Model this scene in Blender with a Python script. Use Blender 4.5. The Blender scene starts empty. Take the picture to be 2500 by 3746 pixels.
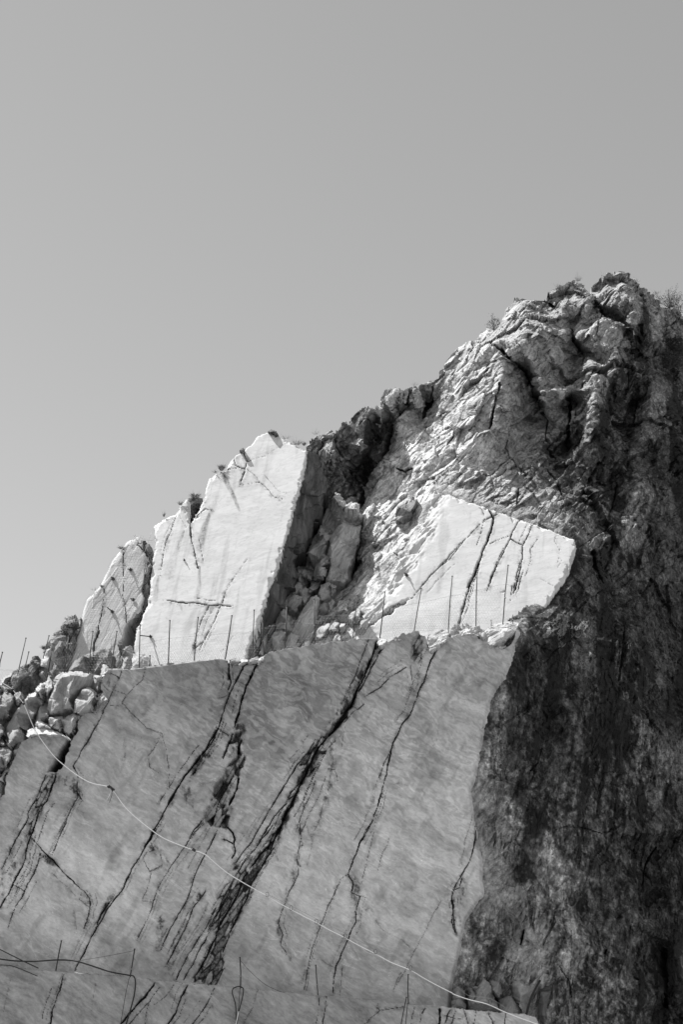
import bpy, math, random
import numpy as np
from mathutils import Vector, geometry

# ------------------------------------------------------------------ camera, sky, sun, exposure
scene = bpy.context.scene
W0, H0 = 2500.0, 3746.0
FPX = 5770.0                      # focal length in photograph pixels
PITCH = math.radians(20.0)
CZ = 1.7
cam_d = bpy.data.cameras.new('camera')
cam_d.sensor_fit = 'HORIZONTAL'
cam_d.sensor_width = 36.0
cam_d.lens = 36.0 * FPX / W0
cam_d.clip_start = 0.5
cam_d.clip_end = 6000
cam = bpy.data.objects.new('camera', cam_d)
scene.collection.objects.link(cam)
cam.location = (0, 0, CZ)
cam.rotation_euler = (math.radians(90) + PITCH, 0, 0)
scene.camera = cam

SUN = np.array([-0.47, 0.13, 0.875]); SUN /= np.linalg.norm(SUN)
world = bpy.data.worlds.new('World')
scene.world = world
world.use_nodes = True
wn = world.node_tree
wn.nodes.clear()
sky = wn.nodes.new('ShaderNodeTexSky')
sky.sky_type = 'NISHITA'
sky.sun_disc = False
sky.sun_elevation = math.asin(SUN[2])
sky.sun_rotation = math.atan2(SUN[0], SUN[1])
sky.altitude = 800
sky.dust_density = .3
bw = wn.nodes.new('ShaderNodeSeparateColor')    # black-and-white film, most sensitive to blue
bg = wn.nodes.new('ShaderNodeBackground')
bg.inputs['Strength'].default_value = 0.078
wo = wn.nodes.new('ShaderNodeOutputWorld')
wn.links.new(sky.outputs[0], bw.inputs[0])
mx = wn.nodes.new('ShaderNodeMix'); mx.data_type = 'FLOAT'; mx.inputs[0].default_value = 1.0
wn.links.new(bw.outputs[1], mx.inputs[2]); wn.links.new(bw.outputs[2], mx.inputs[3])
wn.links.new(mx.outputs[0], bg.inputs['Color'])
wn.links.new(bg.outputs[0], wo.inputs['Surface'])

sun_d = bpy.data.lights.new('sun', 'SUN')
sun_d.energy = 4.6
sun_d.angle = math.radians(0.53)
sun_d.color = (1, 1, 1)
sun = bpy.data.objects.new('sun', sun_d)
scene.collection.objects.link(sun)
sun.rotation_euler = Vector(SUN).to_track_quat('Z', 'Y').to_euler()
sun.location = (-30, 10, 90)

scene.view_settings.view_transform = 'Standard'
scene.view_settings.look = 'None'
scene.view_settings.gamma = 1
scene.view_settings.exposure = 0.55
scene.view_settings.use_curve_mapping = False
scene.cycles.max_bounces = 6
scene.cycles.diffuse_bounces = 4
scene.cycles.glossy_bounces = 2

COL = scene.collection
rnd = random.Random(7)

# ------------------------------------------------------------------ photograph point + distance -> place in the quarry
cp, sp_ = math.cos(PITCH), math.sin(PITCH)
def rays(u, v):
    cx = (np.asarray(u, float) - W0 / 2) / FPX
    cy = -(np.asarray(v, float) - H0 / 2) / FPX
    dy = cp - cy * sp_
    return cx / dy, (sp_ + cy * cp) / dy
def P(u, v, Y):
    rx, rz = rays(u, v)
    return np.stack([rx * Y, np.asarray(Y, float) + 0 * rx, CZ + rz * Y], -1)
def crop(x0, y0, k):
    def f(*pts):
        return [(x0 + p[0] * k,) + (y0 + p[1] * k,) + tuple(p[2:]) for p in pts]
    return f
A = crop(0, 1500, .57398); B = crop(800, 1300, .57398); C = crop(1600, 950, .57398); D = crop(1600, 2000, .57398)
E = crop(0, 2350, .57398); Fc = crop(800, 2200, .70153); G = crop(0, 3000, .63776); Hc = crop(800, 3000, .57398)
I = crop(1600, 2900, .57398); J = crop(0, 2080, .31888); K = crop(0, 2600, .34043); L = crop(900, 1800, .31888)
M = crop(700, 2350, .31908); Z = crop(0, 0, 1.59439); O = crop(0, 0, 1.0)

class Plane:
    """a flat rock face: tilt = lean back in degrees, yaw = turn to the left in degrees"""
    def __init__(s, u, v, Y, tilt, yaw):
        t, a = math.radians(tilt), math.radians(yaw)
        s.n = np.array([-math.sin(a) * math.cos(t), -math.cos(a) * math.cos(t), math.sin(t)])
        s.p0 = P(u, v, Y)
    def __call__(s, u, v):
        rx, rz = rays(u, v)
        c = np.array([0, 0, CZ])
        return float(s.n @ (s.p0 - c)) / (s.n[0] * rx + s.n[1] + s.n[2] * rz)

BENCH = Plane(1250, 3200, 58.0, -2.0, -3.0)
LOWER = Plane(800, 3650, 56.0, 5.0, -2.0)
BUTT = Plane(600, 2420, 61.5, 22, 8)
WEDGE = Plane(1700, 2270, 61.8, 22.5, 8)
SLABP = Plane(400, 2400, 62.2, 21, 5)

# ------------------------------------------------------------------ noise
def _hash(ix, iy, iz, seed):
    h = (ix.astype(np.uint32) * np.uint32(374761393) + iy.astype(np.uint32) * np.uint32(668265263)
         + iz.astype(np.uint32) * np.uint32(2147483647 - 1013904) + np.uint32(seed * 1274126177 & 0xffffffff))
    h ^= h >> np.uint32(13); h *= np.uint32(1274126177); h ^= h >> np.uint32(16)
    h *= np.uint32(2246822519); h ^= h >> np.uint32(13)
    return h
def perlin(x, y, z, seed=0):
    x = np.asarray(x, np.float32); y = np.asarray(y, np.float32); z = np.asarray(z, np.float32)
    fx, fy, fz = np.floor(x), np.floor(y), np.floor(z)
    ix, iy, iz = fx.astype(np.int64), fy.astype(np.int64), fz.astype(np.int64)
    x, y, z = x - fx, y - fy, z - fz
    s = lambda t: t * t * t * (t * (t * 6 - 15) + 10)
    wx, wy, wz = s(x), s(y), s(z)
    out = 0
    for a in (0, 1):
        for b in (0, 1):
            for c in (0, 1):
                h = _hash(ix + a, iy + b, iz + c, seed)
                gx = (h & np.uint32(1023)).astype(np.float32) / 511.5 - 1
                gy = ((h >> np.uint32(10)) & np.uint32(1023)).astype(np.float32) / 511.5 - 1
                gz = ((h >> np.uint32(20)) & np.uint32(1023)).astype(np.float32) / 511.5 - 1
                d = gx * (x - a) + gy * (y - b) + gz * (z - c)
                out = out + d * (wx if a else 1 - wx) * (wy if b else 1 - wy) * (wz if c else 1 - wz)
    return out
def fbm(x, y, z, octv=4, gain=.5, seed=0):
    a, t, f = 1.0, 0, 1.0
    for i in range(octv):
        t = t + a * perlin(x * f, y * f, z * f, seed + i * 17)
        a *= gain; f *= 2.03
    return t
def ridged(x, y, z, octv=4, gain=.5, seed=0):
    a, t, f = 1.0, 0, 1.0
    for i in range(octv):
        t = t + a * (1 - np.abs(perlin(x * f, y * f, z * f, seed + i * 17)) * 2.2)
        a *= gain; f *= 2.1
    return t
def facets(x, y, seed=0, slope=.6, off=.25):
    """chiselled rock: every cell is a tilted plane; returns height (in cell units), crevice distance, cell random"""
    x = np.asarray(x, np.float32); y = np.asarray(y, np.float32)
    fx, fy = np.floor(x).astype(np.int64), np.floor(y).astype(np.int64)
    d1 = np.full(x.shape, 9.0, np.float32); d2 = d1.copy(); ht = np.zeros_like(d1); rid = np.zeros_like(d1)
    one = np.zeros_like(fx)
    for a in (-1, 0, 1):
        for b in (-1, 0, 1):
            h = _hash(fx + a, fy + b, one, seed)
            h2 = _hash(fx + a, fy + b, one + 1, seed)
            px = fx + a + (h & np.uint32(1023)).astype(np.float32) / 1023
            py = fy + b + ((h >> np.uint32(10)) & np.uint32(1023)).astype(np.float32) / 1023
            gx = (h2 & np.uint32(1023)).astype(np.float32) / 511.5 - 1
            gy = ((h2 >> np.uint32(10)) & np.uint32(1023)).astype(np.float32) / 511.5 - 1
            r = (h2 >> np.uint32(20)).astype(np.float32) / 2047.5 - 1
            dx, dy = x - px, y - py
            d = np.sqrt(dx * dx + dy * dy)
            near = d < d1
            d2 = np.where(near, d1, np.minimum(d2, d))
            ht = np.where(near, slope * (gx * dx + gy * dy) + off * r, ht)
            rid = np.where(near, r, rid)
            d1 = np.where(near, d, d1)
    return ht, d2 - d1, rid
def sstep(a, b, x):
    t = np.clip((x - a) / (b - a), 0, 1)
    return t * t * (3 - 2 * t)

# ------------------------------------------------------------------ geometry helpers in photograph points
def inside(poly, u, v):
    c = np.zeros(u.shape, bool)
    n = len(poly)
    for i in range(n):
        x1, y1 = poly[i][:2]; x2, y2 = poly[(i + 1) % n][:2]
        if y1 == y2: continue
        c ^= ((y1 > v) != (y2 > v)) & (u < (x2 - x1) * (v - y1) / (y2 - y1) + x1)
    return c
def segdist(line, u, v, closed=False):
    d = np.full(u.shape, 1e9, np.float32); tt = np.zeros(u.shape, np.float32)
    n = len(line); m = n if closed else n - 1
    for i in range(m):
        x1, y1 = line[i][:2]; x2, y2 = line[(i + 1) % n][:2]
        dx, dy = x2 - x1, y2 - y1
        q = max(dx * dx + dy * dy, 1e-9)
        t = np.clip(((u - x1) * dx + (v - y1) * dy) / q, 0, 1)
        e = np.hypot(u - x1 - t * dx, v - y1 - t * dy)
        k = e < d
        d = np.where(k, e, d); tt = np.where(k, (i + t) / max(m, 1), tt)
    return d, tt
def idw(pts, u, v, p=3.0, s=60.0):
    num = 0; den = 0
    for x, y, w in pts:
        k = 1 / ((u - x) ** 2 + (v - y) ** 2 + s * s) ** (p / 2)
        num = num + k * w; den = den + k
    return num / den
def tri_field(pts, x0, y0, x1, y1, step, blur=0, default=0.0):
    """flat facets between surveyed points -> sampler(u, v)"""
    pts = list({(round(p[0], 1), round(p[1], 1)): p for p in pts}.values())
    vs = [Vector((p[0], p[1])) for p in pts]
    r = geometry.delaunay_2d_cdt(vs, [], [], 0, 1e-4, True)
    ov, faces, orig = r[0], r[2], r[3]
    val = [pts[o[0]][2] if o else default for o in orig]
    nx, ny = int((x1 - x0) / step) + 2, int((y1 - y0) / step) + 2
    gx = x0 + np.arange(nx) * step; gy = y0 + np.arange(ny) * step
    out = np.full((ny, nx), np.nan, np.float32)
    for f in faces:
        a, b, c = (ov[i] for i in f); va, vb, vc = (val[i] for i in f)
        i0 = max(0, int((min(a.x, b.x, c.x) - x0) / step)); i1 = min(nx, int((max(a.x, b.x, c.x) - x0) / step) + 2)
        j0 = max(0, int((min(a.y, b.y, c.y) - y0) / step)); j1 = min(ny, int((max(a.y, b.y, c.y) - y0) / step) + 2)
        if i1 <= i0 or j1 <= j0: continue
        X, Yg = np.meshgrid(gx[i0:i1], gy[j0:j1])
        det = (b.y - c.y) * (a.x - c.x) + (c.x - b.x) * (a.y - c.y)
        if abs(det) < 1e-9: continue
        l1 = ((b.y - c.y) * (X - c.x) + (c.x - b.x) * (Yg - c.y)) / det
        l2 = ((c.y - a.y) * (X - c.x) + (a.x - c.x) * (Yg - c.y)) / det
        l3 = 1 - l1 - l2
        m = (l1 >= -1e-5) & (l2 >= -1e-5) & (l3 >= -1e-5)
        sub = out[j0:j1, i0:i1]
        sub[m] = (l1 * va + l2 * vb + l3 * vc)[m]
    while np.isnan(out).any():                       # carry the edge values outwards
        q = np.pad(out, 1, mode='constant', constant_values=np.nan)
        st = np.stack([q[:-2, 1:-1], q[2:, 1:-1], q[1:-1, :-2], q[1:-1, 2:]])
        ok = ~np.isnan(st); c = ok.sum(0)
        m = np.isnan(out) & (c > 0)
        out[m] = (np.where(ok, st, 0).sum(0) / np.maximum(c, 1))[m]
    for _ in range(blur):
        q = np.pad(out, 1, mode='edge')
        out = (q[:-2, 1:-1] + q[2:, 1:-1] + q[1:-1, :-2] + q[1:-1, 2:] + 2 * q[1:-1, 1:-1]) / 6
    def f(u, v):
        fx = np.clip((u - x0) / step, 0, nx - 1.001); fy = np.clip((v - y0) / step, 0, ny - 1.001)
        i, j = fx.astype(int), fy.astype(int); a, b = fx - i, fy - j
        return ((1 - a) * (1 - b) * out[j, i] + a * (1 - b) * out[j, i + 1] + (1 - a) * b * out[j + 1, i] + a * b * out[j + 1, i + 1])
    return f

# ------------------------------------------------------------------ meshes
def make_mesh(name, verts, quads, attrs=None, mat=None, smooth=True, parent=None, link=True, tris=None):
    me = bpy.data.meshes.new(name)
    verts = np.asarray(verts, np.float32)
    me.vertices.add(len(verts)); me.vertices.foreach_set('co', verts.ravel())
    parts = [np.asarray(quads, np.int32).reshape(-1, 4)]
    li = parts[0].ravel(); starts = np.arange(len(parts[0])) * 4
    if tris is not None and len(tris):
        t = np.asarray(tris, np.int32).reshape(-1, 3)
        starts = np.concatenate([starts, len(li) + np.arange(len(t)) * 3]); li = np.concatenate([li, t.ravel()])
    me.loops.add(len(li)); me.loops.foreach_set('vertex_index', li)
    me.polygons.add(len(starts)); me.polygons.foreach_set('loop_start', starts.astype(np.int32))
    me.polygons.foreach_set('use_smooth', np.full(len(starts), smooth))
    me.update(calc_edges=True)
    attrs = dict(attrs or {})
    sel = attrs.pop('matsel', None)
    if sel is not None:
        me.polygons.foreach_set('material_index', (np.asarray(sel)[np.asarray(quads)[:, 0]] > .5).astype(np.int32))
    for k, a in attrs.items():
        at = me.attributes.new(k, 'FLOAT', 'POINT'); at.data.foreach_set('value', np.asarray(a, np.float32))
    o = bpy.data.objects.new(name, me)
    for mm_ in (mat if isinstance(mat, (list, tuple)) else [mat] if mat else []): me.materials.append(mm_)
    if link: COL.objects.link(o)
    if parent: o.parent = parent
    return o
def tag(o, label=None, cat=None, group=None, kind=None):
    if label: o['label'] = label
    if cat: o['category'] = cat
    if group: o['group'] = group
    if kind: o['kind'] = kind
    return o
def empty(name, loc):
    o = bpy.data.objects.new(name, None); COL.objects.link(o)
    o.location = loc; o.empty_display_size = .2
    return o
def adopt(child, parent):
    child.parent = parent
    child.matrix_parent_inverse = parent.matrix_basis.inverted()

def relief(name, poly, depth, step, shape=None, mat=None, back=3.0, edge=0.0, edge_scale=.05, parent=None,
           split=None, part_name=None, smooth=True, seed=0, round_px=0, round_m=0, back_drop=0.0, frontal=0.0):
    """a rock face as a dense sheet with real relief, closed to the back by its thickness"""
    us = [p[0] for p in poly]; vs = [p[1] for p in poly]
    gu = np.arange(min(us) - 2 * step - edge, max(us) + 2 * step + edge, step)
    gv = np.arange(min(vs) - 2 * step - edge, max(vs) + 2 * step + edge, step)
    U, V = np.meshgrid(gu, gv)
    if edge:
        wu = U + edge * 1.6 * fbm(U * edge_scale, V * edge_scale, 0 * U + seed, 4, .6, seed + 3)
        wv = V + edge * 1.6 * fbm(U * edge_scale, V * edge_scale, 0 * U + seed + 9.3, 4, .6, seed + 5)
    else:
        wu, wv = U, V
    keep = inside(poly, wu, wv)
    q = keep[:-1, :-1] & keep[1:, :-1] & keep[:-1, 1:] & keep[1:, 1:]
    used = np.zeros_like(keep)
    used[:-1, :-1] |= q; used[1:, :-1] |= q; used[:-1, 1:] |= q; used[1:, 1:] |= q
    Y = depth(U, V)
    if round_px:
        d, _ = segdist(poly, U, V, True)
        t = np.clip(1 - d / round_px, 0, 1)
        Y = Y + round_m * (1 - np.sqrt(np.clip(1 - t * t, 0, 1)))
    X3 = P(U, V, Y)
    du = np.gradient(X3, axis=1); dv = np.gradient(X3, axis=0)
    N = np.cross(du, dv); N /= np.linalg.norm(N, axis=2, keepdims=True) + 1e-9
    N[N[..., 1] > 0] *= -1
    idx = -np.ones(keep.shape, np.int64); sel = used
    n = int(sel.sum()); idx[sel] = np.arange(n)
    co = X3[sel]; nn = N[sel]
    attrs = {'tone': np.ones(n, np.float32), 'stain_shade': np.zeros(n, np.float32)}
    if shape:
        h, at = shape(U[sel], V[sel], co)
        if frontal:                                  # break mostly towards the open side, so that the skyline keeps its line
            vd = np.array([0, 0, CZ]) - co; vd /= np.linalg.norm(vd, axis=1, keepdims=True)
            nn = nn + frontal * vd; nn /= np.linalg.norm(nn, axis=1, keepdims=True)
        co = co + nn * h[:, None]
        attrs.update(at)
    jq, iq = np.nonzero(q)
    quads = np.stack([idx[jq, iq], idx[jq + 1, iq], idx[jq + 1, iq + 1], idx[jq, iq + 1]], 1)
    # boundary -> thickness
    def skirt(co, quads, attrs):
        e = np.concatenate([quads[:, [0, 1]], quads[:, [1, 2]], quads[:, [2, 3]], quads[:, [3, 0]]])
        key = np.sort(e, 1); kk = key[:, 0] * (len(co) + 1) + key[:, 1]
        _, inv, cnt = np.unique(kk, return_inverse=True, return_counts=True)
        be = e[cnt[inv] == 1]
        bv = np.unique(be)
        m = -np.ones(len(co), np.int64); m[bv] = len(co) + np.arange(len(bv))
        co2 = np.concatenate([co, co[bv] + np.array([0, back, -back_drop])])
        qs = np.stack([be[:, 1], be[:, 0], m[be[:, 0]], m[be[:, 1]]], 1)
        at = {k: np.concatenate([a, a[bv]]) for k, a in attrs.items()}
        return co2, np.concatenate([quads, qs]), at
    if split is None:
        co2, q2, at2 = skirt(co, quads, attrs)
        return make_mesh(name, co2, q2, at2, mat, smooth, parent)
    uc = U[:-1, :-1][q] + step / 2; vc = V[:-1, :-1][q] + step / 2
    lab = split(uc, vc)
    objs = []
    for k in np.unique(lab):
        qq = quads[lab == k]
        if len(qq) < 12: continue
        vv = np.unique(qq); mm = -np.ones(len(co), np.int64); mm[vv] = np.arange(len(vv))
        c2, q2, a2 = skirt(co[vv], mm[qq], {kk: a[vv] for kk, a in attrs.items()})
        objs.append(make_mesh(part_name, c2, q2, a2, mat, smooth, parent))
    return objs

def tube(name, pts, r, mat, sides=8, parent=None, smooth=True, r_end=None, resample=0):
    pts = [np.asarray(p, float) for p in pts]
    if resample:
        # Catmull-Rom
        out = []
        q = [2 * pts[0] - pts[1]] + pts + [2 * pts[-1] - pts[-2]]
        for i in range(1, len(q) - 2):
            for s in range(resample):
                t = s / resample
                out.append(.5 * ((2 * q[i]) + (-q[i - 1] + q[i + 1]) * t + (2 * q[i - 1] - 5 * q[i] + 4 * q[i + 1] - q[i + 2]) * t * t
                                 + (-q[i - 1] + 3 * q[i] - 3 * q[i + 1] + q[i + 2]) * t ** 3))
        out.append(pts[-1]); pts = out
    n = len(pts); verts = []; quads = []
    for i, p in enumerate(pts):
        t = pts[min(i + 1, n - 1)] - pts[max(i - 1, 0)]; t = t / (np.linalg.norm(t) + 1e-9)
        ref = np.array([0, 1, 0]) if abs(t[1]) < .8 else np.array([1, 0, 0])
        a = np.cross(t, ref); a /= np.linalg.norm(a); b = np.cross(t, a)
        rr = r if r_end is None else r + (r_end - r) * i / (n - 1)
        for s in range(sides):
            w = 2 * math.pi * s / sides
            verts.append(p + rr * (math.cos(w) * a + math.sin(w) * b))
    for i in range(n - 1):
        for s in range(sides):
            s2 = (s + 1) % sides
            quads.append((i * sides + s, i * sides + s2, (i + 1) * sides + s2, (i + 1) * sides + s))
    c0 = len(verts); verts.append(pts[0]); verts.append(pts[-1])
    tris = []
    for s in range(sides):
        s2 = (s + 1) % sides
        tris.append((c0, s2, s)); tris.append((c0 + 1, (n - 1) * sides + s, (n - 1) * sides + s2))
    return make_mesh(name, verts, quads, None, mat, smooth, parent, tris=tris)

# ------------------------------------------------------------------ materials
def rock(name, dark, light, angle, stretch=5.0, scale=1.2, fine=9.0, contrast=1.0, stain_col=.03, bump=.35, patch=.35,
         rough=.85, veins=0.0, streaks=0.0, fleck=0.0, bump_dist=.03, grain=.55):
    m = bpy.data.materials.new(name); m.use_nodes = True
    nt = m.node_tree; nt.nodes.clear(); N = nt.nodes.new; Lk = nt.links.new
    out = N('ShaderNodeOutputMaterial'); bs = N('ShaderNodeBsdfPrincipled'); Lk(bs.outputs[0], out.inputs[0])
    bs.inputs['Roughness'].default_value = rough
    bs.inputs['Specular IOR Level'].default_value = .25
    geo = N('ShaderNodeNewGeometry')
    def mapped(scl, rot):
        r = N('ShaderNodeMapping'); r.vector_type = 'POINT'
        r.inputs['Rotation'].default_value = (0, math.radians(rot), 0)
        Lk(geo.outputs['Position'], r.inputs['Vector'])
        s = N('ShaderNodeMapping'); s.inputs['Scale'].default_value = scl
        Lk(r.outputs[0], s.inputs['Vector'])
        return s.outputs[0]
    def noise(vec, sc, det=6, ro=.6, dist=0.0):
        n = N('ShaderNodeTexNoise'); n.inputs['Scale'].default_value = sc; n.inputs['Detail'].default_value = det
        n.inputs['Roughness'].default_value = ro; n.inputs['Distortion'].default_value = dist
        Lk(vec, n.inputs['Vector']); return n.outputs[0]
    def mth(op, a, b=None, c=None, clamp=False):
        n = N('ShaderNodeMath'); n.operation = op; n.use_clamp = clamp
        for i, x in enumerate((a, b, c)):
            if x is None: continue
            if isinstance(x, (int, float)): n.inputs[i].default_value = x
            else: Lk(x, n.inputs[i])
        return n.outputs[0]
    def rng(x, a, b, c=0.0, d=1.0):
        n = N('ShaderNodeMapRange'); n.interpolation_type = 'SMOOTHSTEP'
        for i, k in enumerate((a, b, c, d)): n.inputs[i + 1].default_value = k
        Lk(x, n.inputs[0]); return n.outputs[0]
    vs = mapped((1 / stretch, 1, 1), angle)
    iso = mapped((1, 1, 1), 0)
    s1 = noise(vs, scale * 2.2, 5, .68, .9)
    s2 = noise(vs, scale * 7, 3, .65, .4)
    pt = noise(iso, scale * .55, 2, .55, .6)
    fn = noise(iso, fine, 4, .75)
    v = mth('MULTIPLY_ADD', mth('SUBTRACT', s1, .5), 1.5 * contrast, .5)
    v = mth('MULTIPLY_ADD', mth('SUBTRACT', s2, .5), 1.1 * contrast, v)
    v = mth('MULTIPLY_ADD', mth('SUBTRACT', pt, .5), patch * 2.5, v)
    v = mth('MULTIPLY_ADD', mth('SUBTRACT', fn, .5), grain * contrast, v, clamp=True)
    if streaks:
        vv = mapped((1, 1, .10), 6)
        k = noise(vv, scale * 2.4, 3, .6, .2)
        v = mth('MULTIPLY', v, rng(k, .36, .62, 1 - streaks, 1.0))
    col = mth('MULTIPLY_ADD', v, light - dark, dark)
    if veins:
        vz = noise(vs, scale * 3.0, 4, .55, 1.5)
        ridge = mth('ABSOLUTE', mth('SUBTRACT', vz, .5))
        col = mth('MULTIPLY', col, rng(ridge, 0.0, .035, 1 - veins, 1.0))
    if fleck:
        fk = noise(mapped((1, 1, .6), angle + 40), fine * 1.1, 3, .5, .8)
        pk = noise(iso, scale * 1.3, 3, .5)
        col = mth('MULTIPLY_ADD', mth('MULTIPLY', rng(fk, .66, .74), rng(pk, .5, .62)), fleck, col)
    at = N('ShaderNodeAttribute'); at.attribute_name = 'tone'
    st = N('ShaderNodeAttribute'); st.attribute_name = 'stain_shade'
    col = mth('MULTIPLY', col, at.outputs['Fac'])
    sn = mth('MULTIPLY_ADD', mth('SUBTRACT', fn, .5), .9, st.outputs['Fac'])
    sf = mth('MULTIPLY', rng(sn, .05, .75), rng(st.outputs['Fac'], 0.0, .12), clamp=True)
    mix = N('ShaderNodeMix'); mix.data_type = 'FLOAT'
    Lk(sf, mix.inputs[0]); Lk(col, mix.inputs[2]); mix.inputs[3].default_value = stain_col
    comb = N('ShaderNodeCombineColor')
    for i in range(3): Lk(mix.outputs[0], comb.inputs[i])
    Lk(comb.outputs[0], bs.inputs['Base Color'])
    bf = noise(vs, fine * 1.3, 3, .7)
    bh = mth('MULTIPLY_ADD', s2, .6, bf)
    bp = N('ShaderNodeBump'); bp.inputs['Strength'].default_value = bump; bp.inputs['Distance'].default_value = bump_dist
    Lk(bh, bp.inputs['Height']); Lk(bp.outputs[0], bs.inputs['Normal'])
    return m
def plain(name, c, rough=.6, metal=0.0, var=.3, scale=12):
    m = bpy.data.materials.new(name); m.use_nodes = True
    nt = m.node_tree; bs = nt.nodes['Principled BSDF']
    bs.inputs['Roughness'].default_value = rough; bs.inputs['Metallic'].default_value = metal
    tc = nt.nodes.new('ShaderNodeTexCoord'); n = nt.nodes.new('ShaderNodeTexNoise'); n.inputs['Scale'].default_value = scale
    r = nt.nodes.new('ShaderNodeMapRange'); r.inputs[3].default_value = c * (1 - var); r.inputs[4].default_value = min(1, c * (1 + var))
    nt.links.new(tc.outputs['Object'], n.inputs['Vector']); nt.links.new(n.outputs[0], r.inputs[0])
    k = nt.nodes.new('ShaderNodeCombineColor')
    for i in range(3): nt.links.new(r.outputs[0], k.inputs[i])
    nt.links.new(k.outputs[0], bs.inputs['Base Color'])
    return m

MAT_SAWN = rock('sawn_white_marble', .52, .80, 14, 2.8, .8, 9, .5, .05, .03, .22, .78, veins=.12)
MAT_BENCH = rock('grey_veined_marble', .42, .72, -32, 2.4, 1.6, 16, .5, .035, .12, .16, .8, veins=.12, fleck=.38)
MAT_LOWER = rock('dark_veined_marble', .28, .64, -34, 2.0, 1.4, 14, .7, .03, .15, .2, .8, veins=.1, fleck=.1)
MAT_BOULDER = rock('broken_marble', .28, .66, 60, 4, 1.6, 9, .9, .05, .5, .2, .85, bump_dist=.05)
MAT_NATURAL = rock('natural_limestone', .16, 1.0, 48, 3, 1.3, 11, 1.2, .025, .8, .25, .9, bump_dist=.05, grain=1.2)
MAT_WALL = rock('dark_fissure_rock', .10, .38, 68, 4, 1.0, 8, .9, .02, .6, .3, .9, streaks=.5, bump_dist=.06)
MAT_CLIFF = rock('weathered_cliff', .18, .95, 74, 1.5, 1.5, 15, 1.15, .03, .9, .22, .92, bump_dist=.06, fleck=.9, grain=1.9)
MAT_BLOCKER = rock('dark_ledge_blocker', .04, .12, 0, 1, 2.0, 14, .8, .03, .6, .3, .95)  # for the added ledge sheet, dark to absorb bounce light
MAT_STEEL = plain('rusty_steel', .05, .7, 0.0)
MAT_WIRE = plain('galvanised_wire', .3, .5, .3)
MAT_HOSE = plain('white_hose', .8, .4, 0, .05)
MAT_CABLE = plain('black_cable', .015, .5)
MAT_PLATE = plain('dark_steel_plate', .04, .6)
MAT_GRASS = plain('dry_grass', .16, .8, 0, .5, 30)
MAT_STRAW = plain('straw_grass', .42, .8, 0, .4, 30)
MAT_LEAF = plain('shrub_leaf', .07, .8, 0, .5, 30)
MAT_TWIG = plain('shrub_twig', .09, .85, 0, .3, 30)
MAT_GROUND = rock('quarry_floor_gravel', .16, .38, 20, 2, .2, 3, .7, .2, .4, .3, .95)

# ================================================================== LARGE STRUCTURE
# ------------------------------------------------------------------ quarry floor, reaching the horizon
def quarry_floor():
    g = np.concatenate([-np.geomspace(3000, 60, 12), np.linspace(-50, 50, 41), np.geomspace(60, 3000, 12)])
    X, Yg = np.meshgrid(g, g)
    n = len(g)
    Zg = .25 * fbm(X * .08, Yg * .08, X * 0, 3, .5, 4) * np.exp(-(np.hypot(X, Yg) / 150) ** 2)
    idx = np.arange(n * n).reshape(n, n)
    q = np.stack([idx[:-1, :-1], idx[:-1, 1:], idx[1:, 1:], idx[1:, :-1]], -1).reshape(-1, 4)
    v = np.stack([X, Yg, Zg - .3], -1).reshape(-1, 3)
    o = make_mesh('quarry_ground', v, q, {'tone': np.ones(n * n), 'stain_shade': np.zeros(n * n)}, MAT_GROUND)
    tag(o, kind='structure')
quarry_floor()

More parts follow.
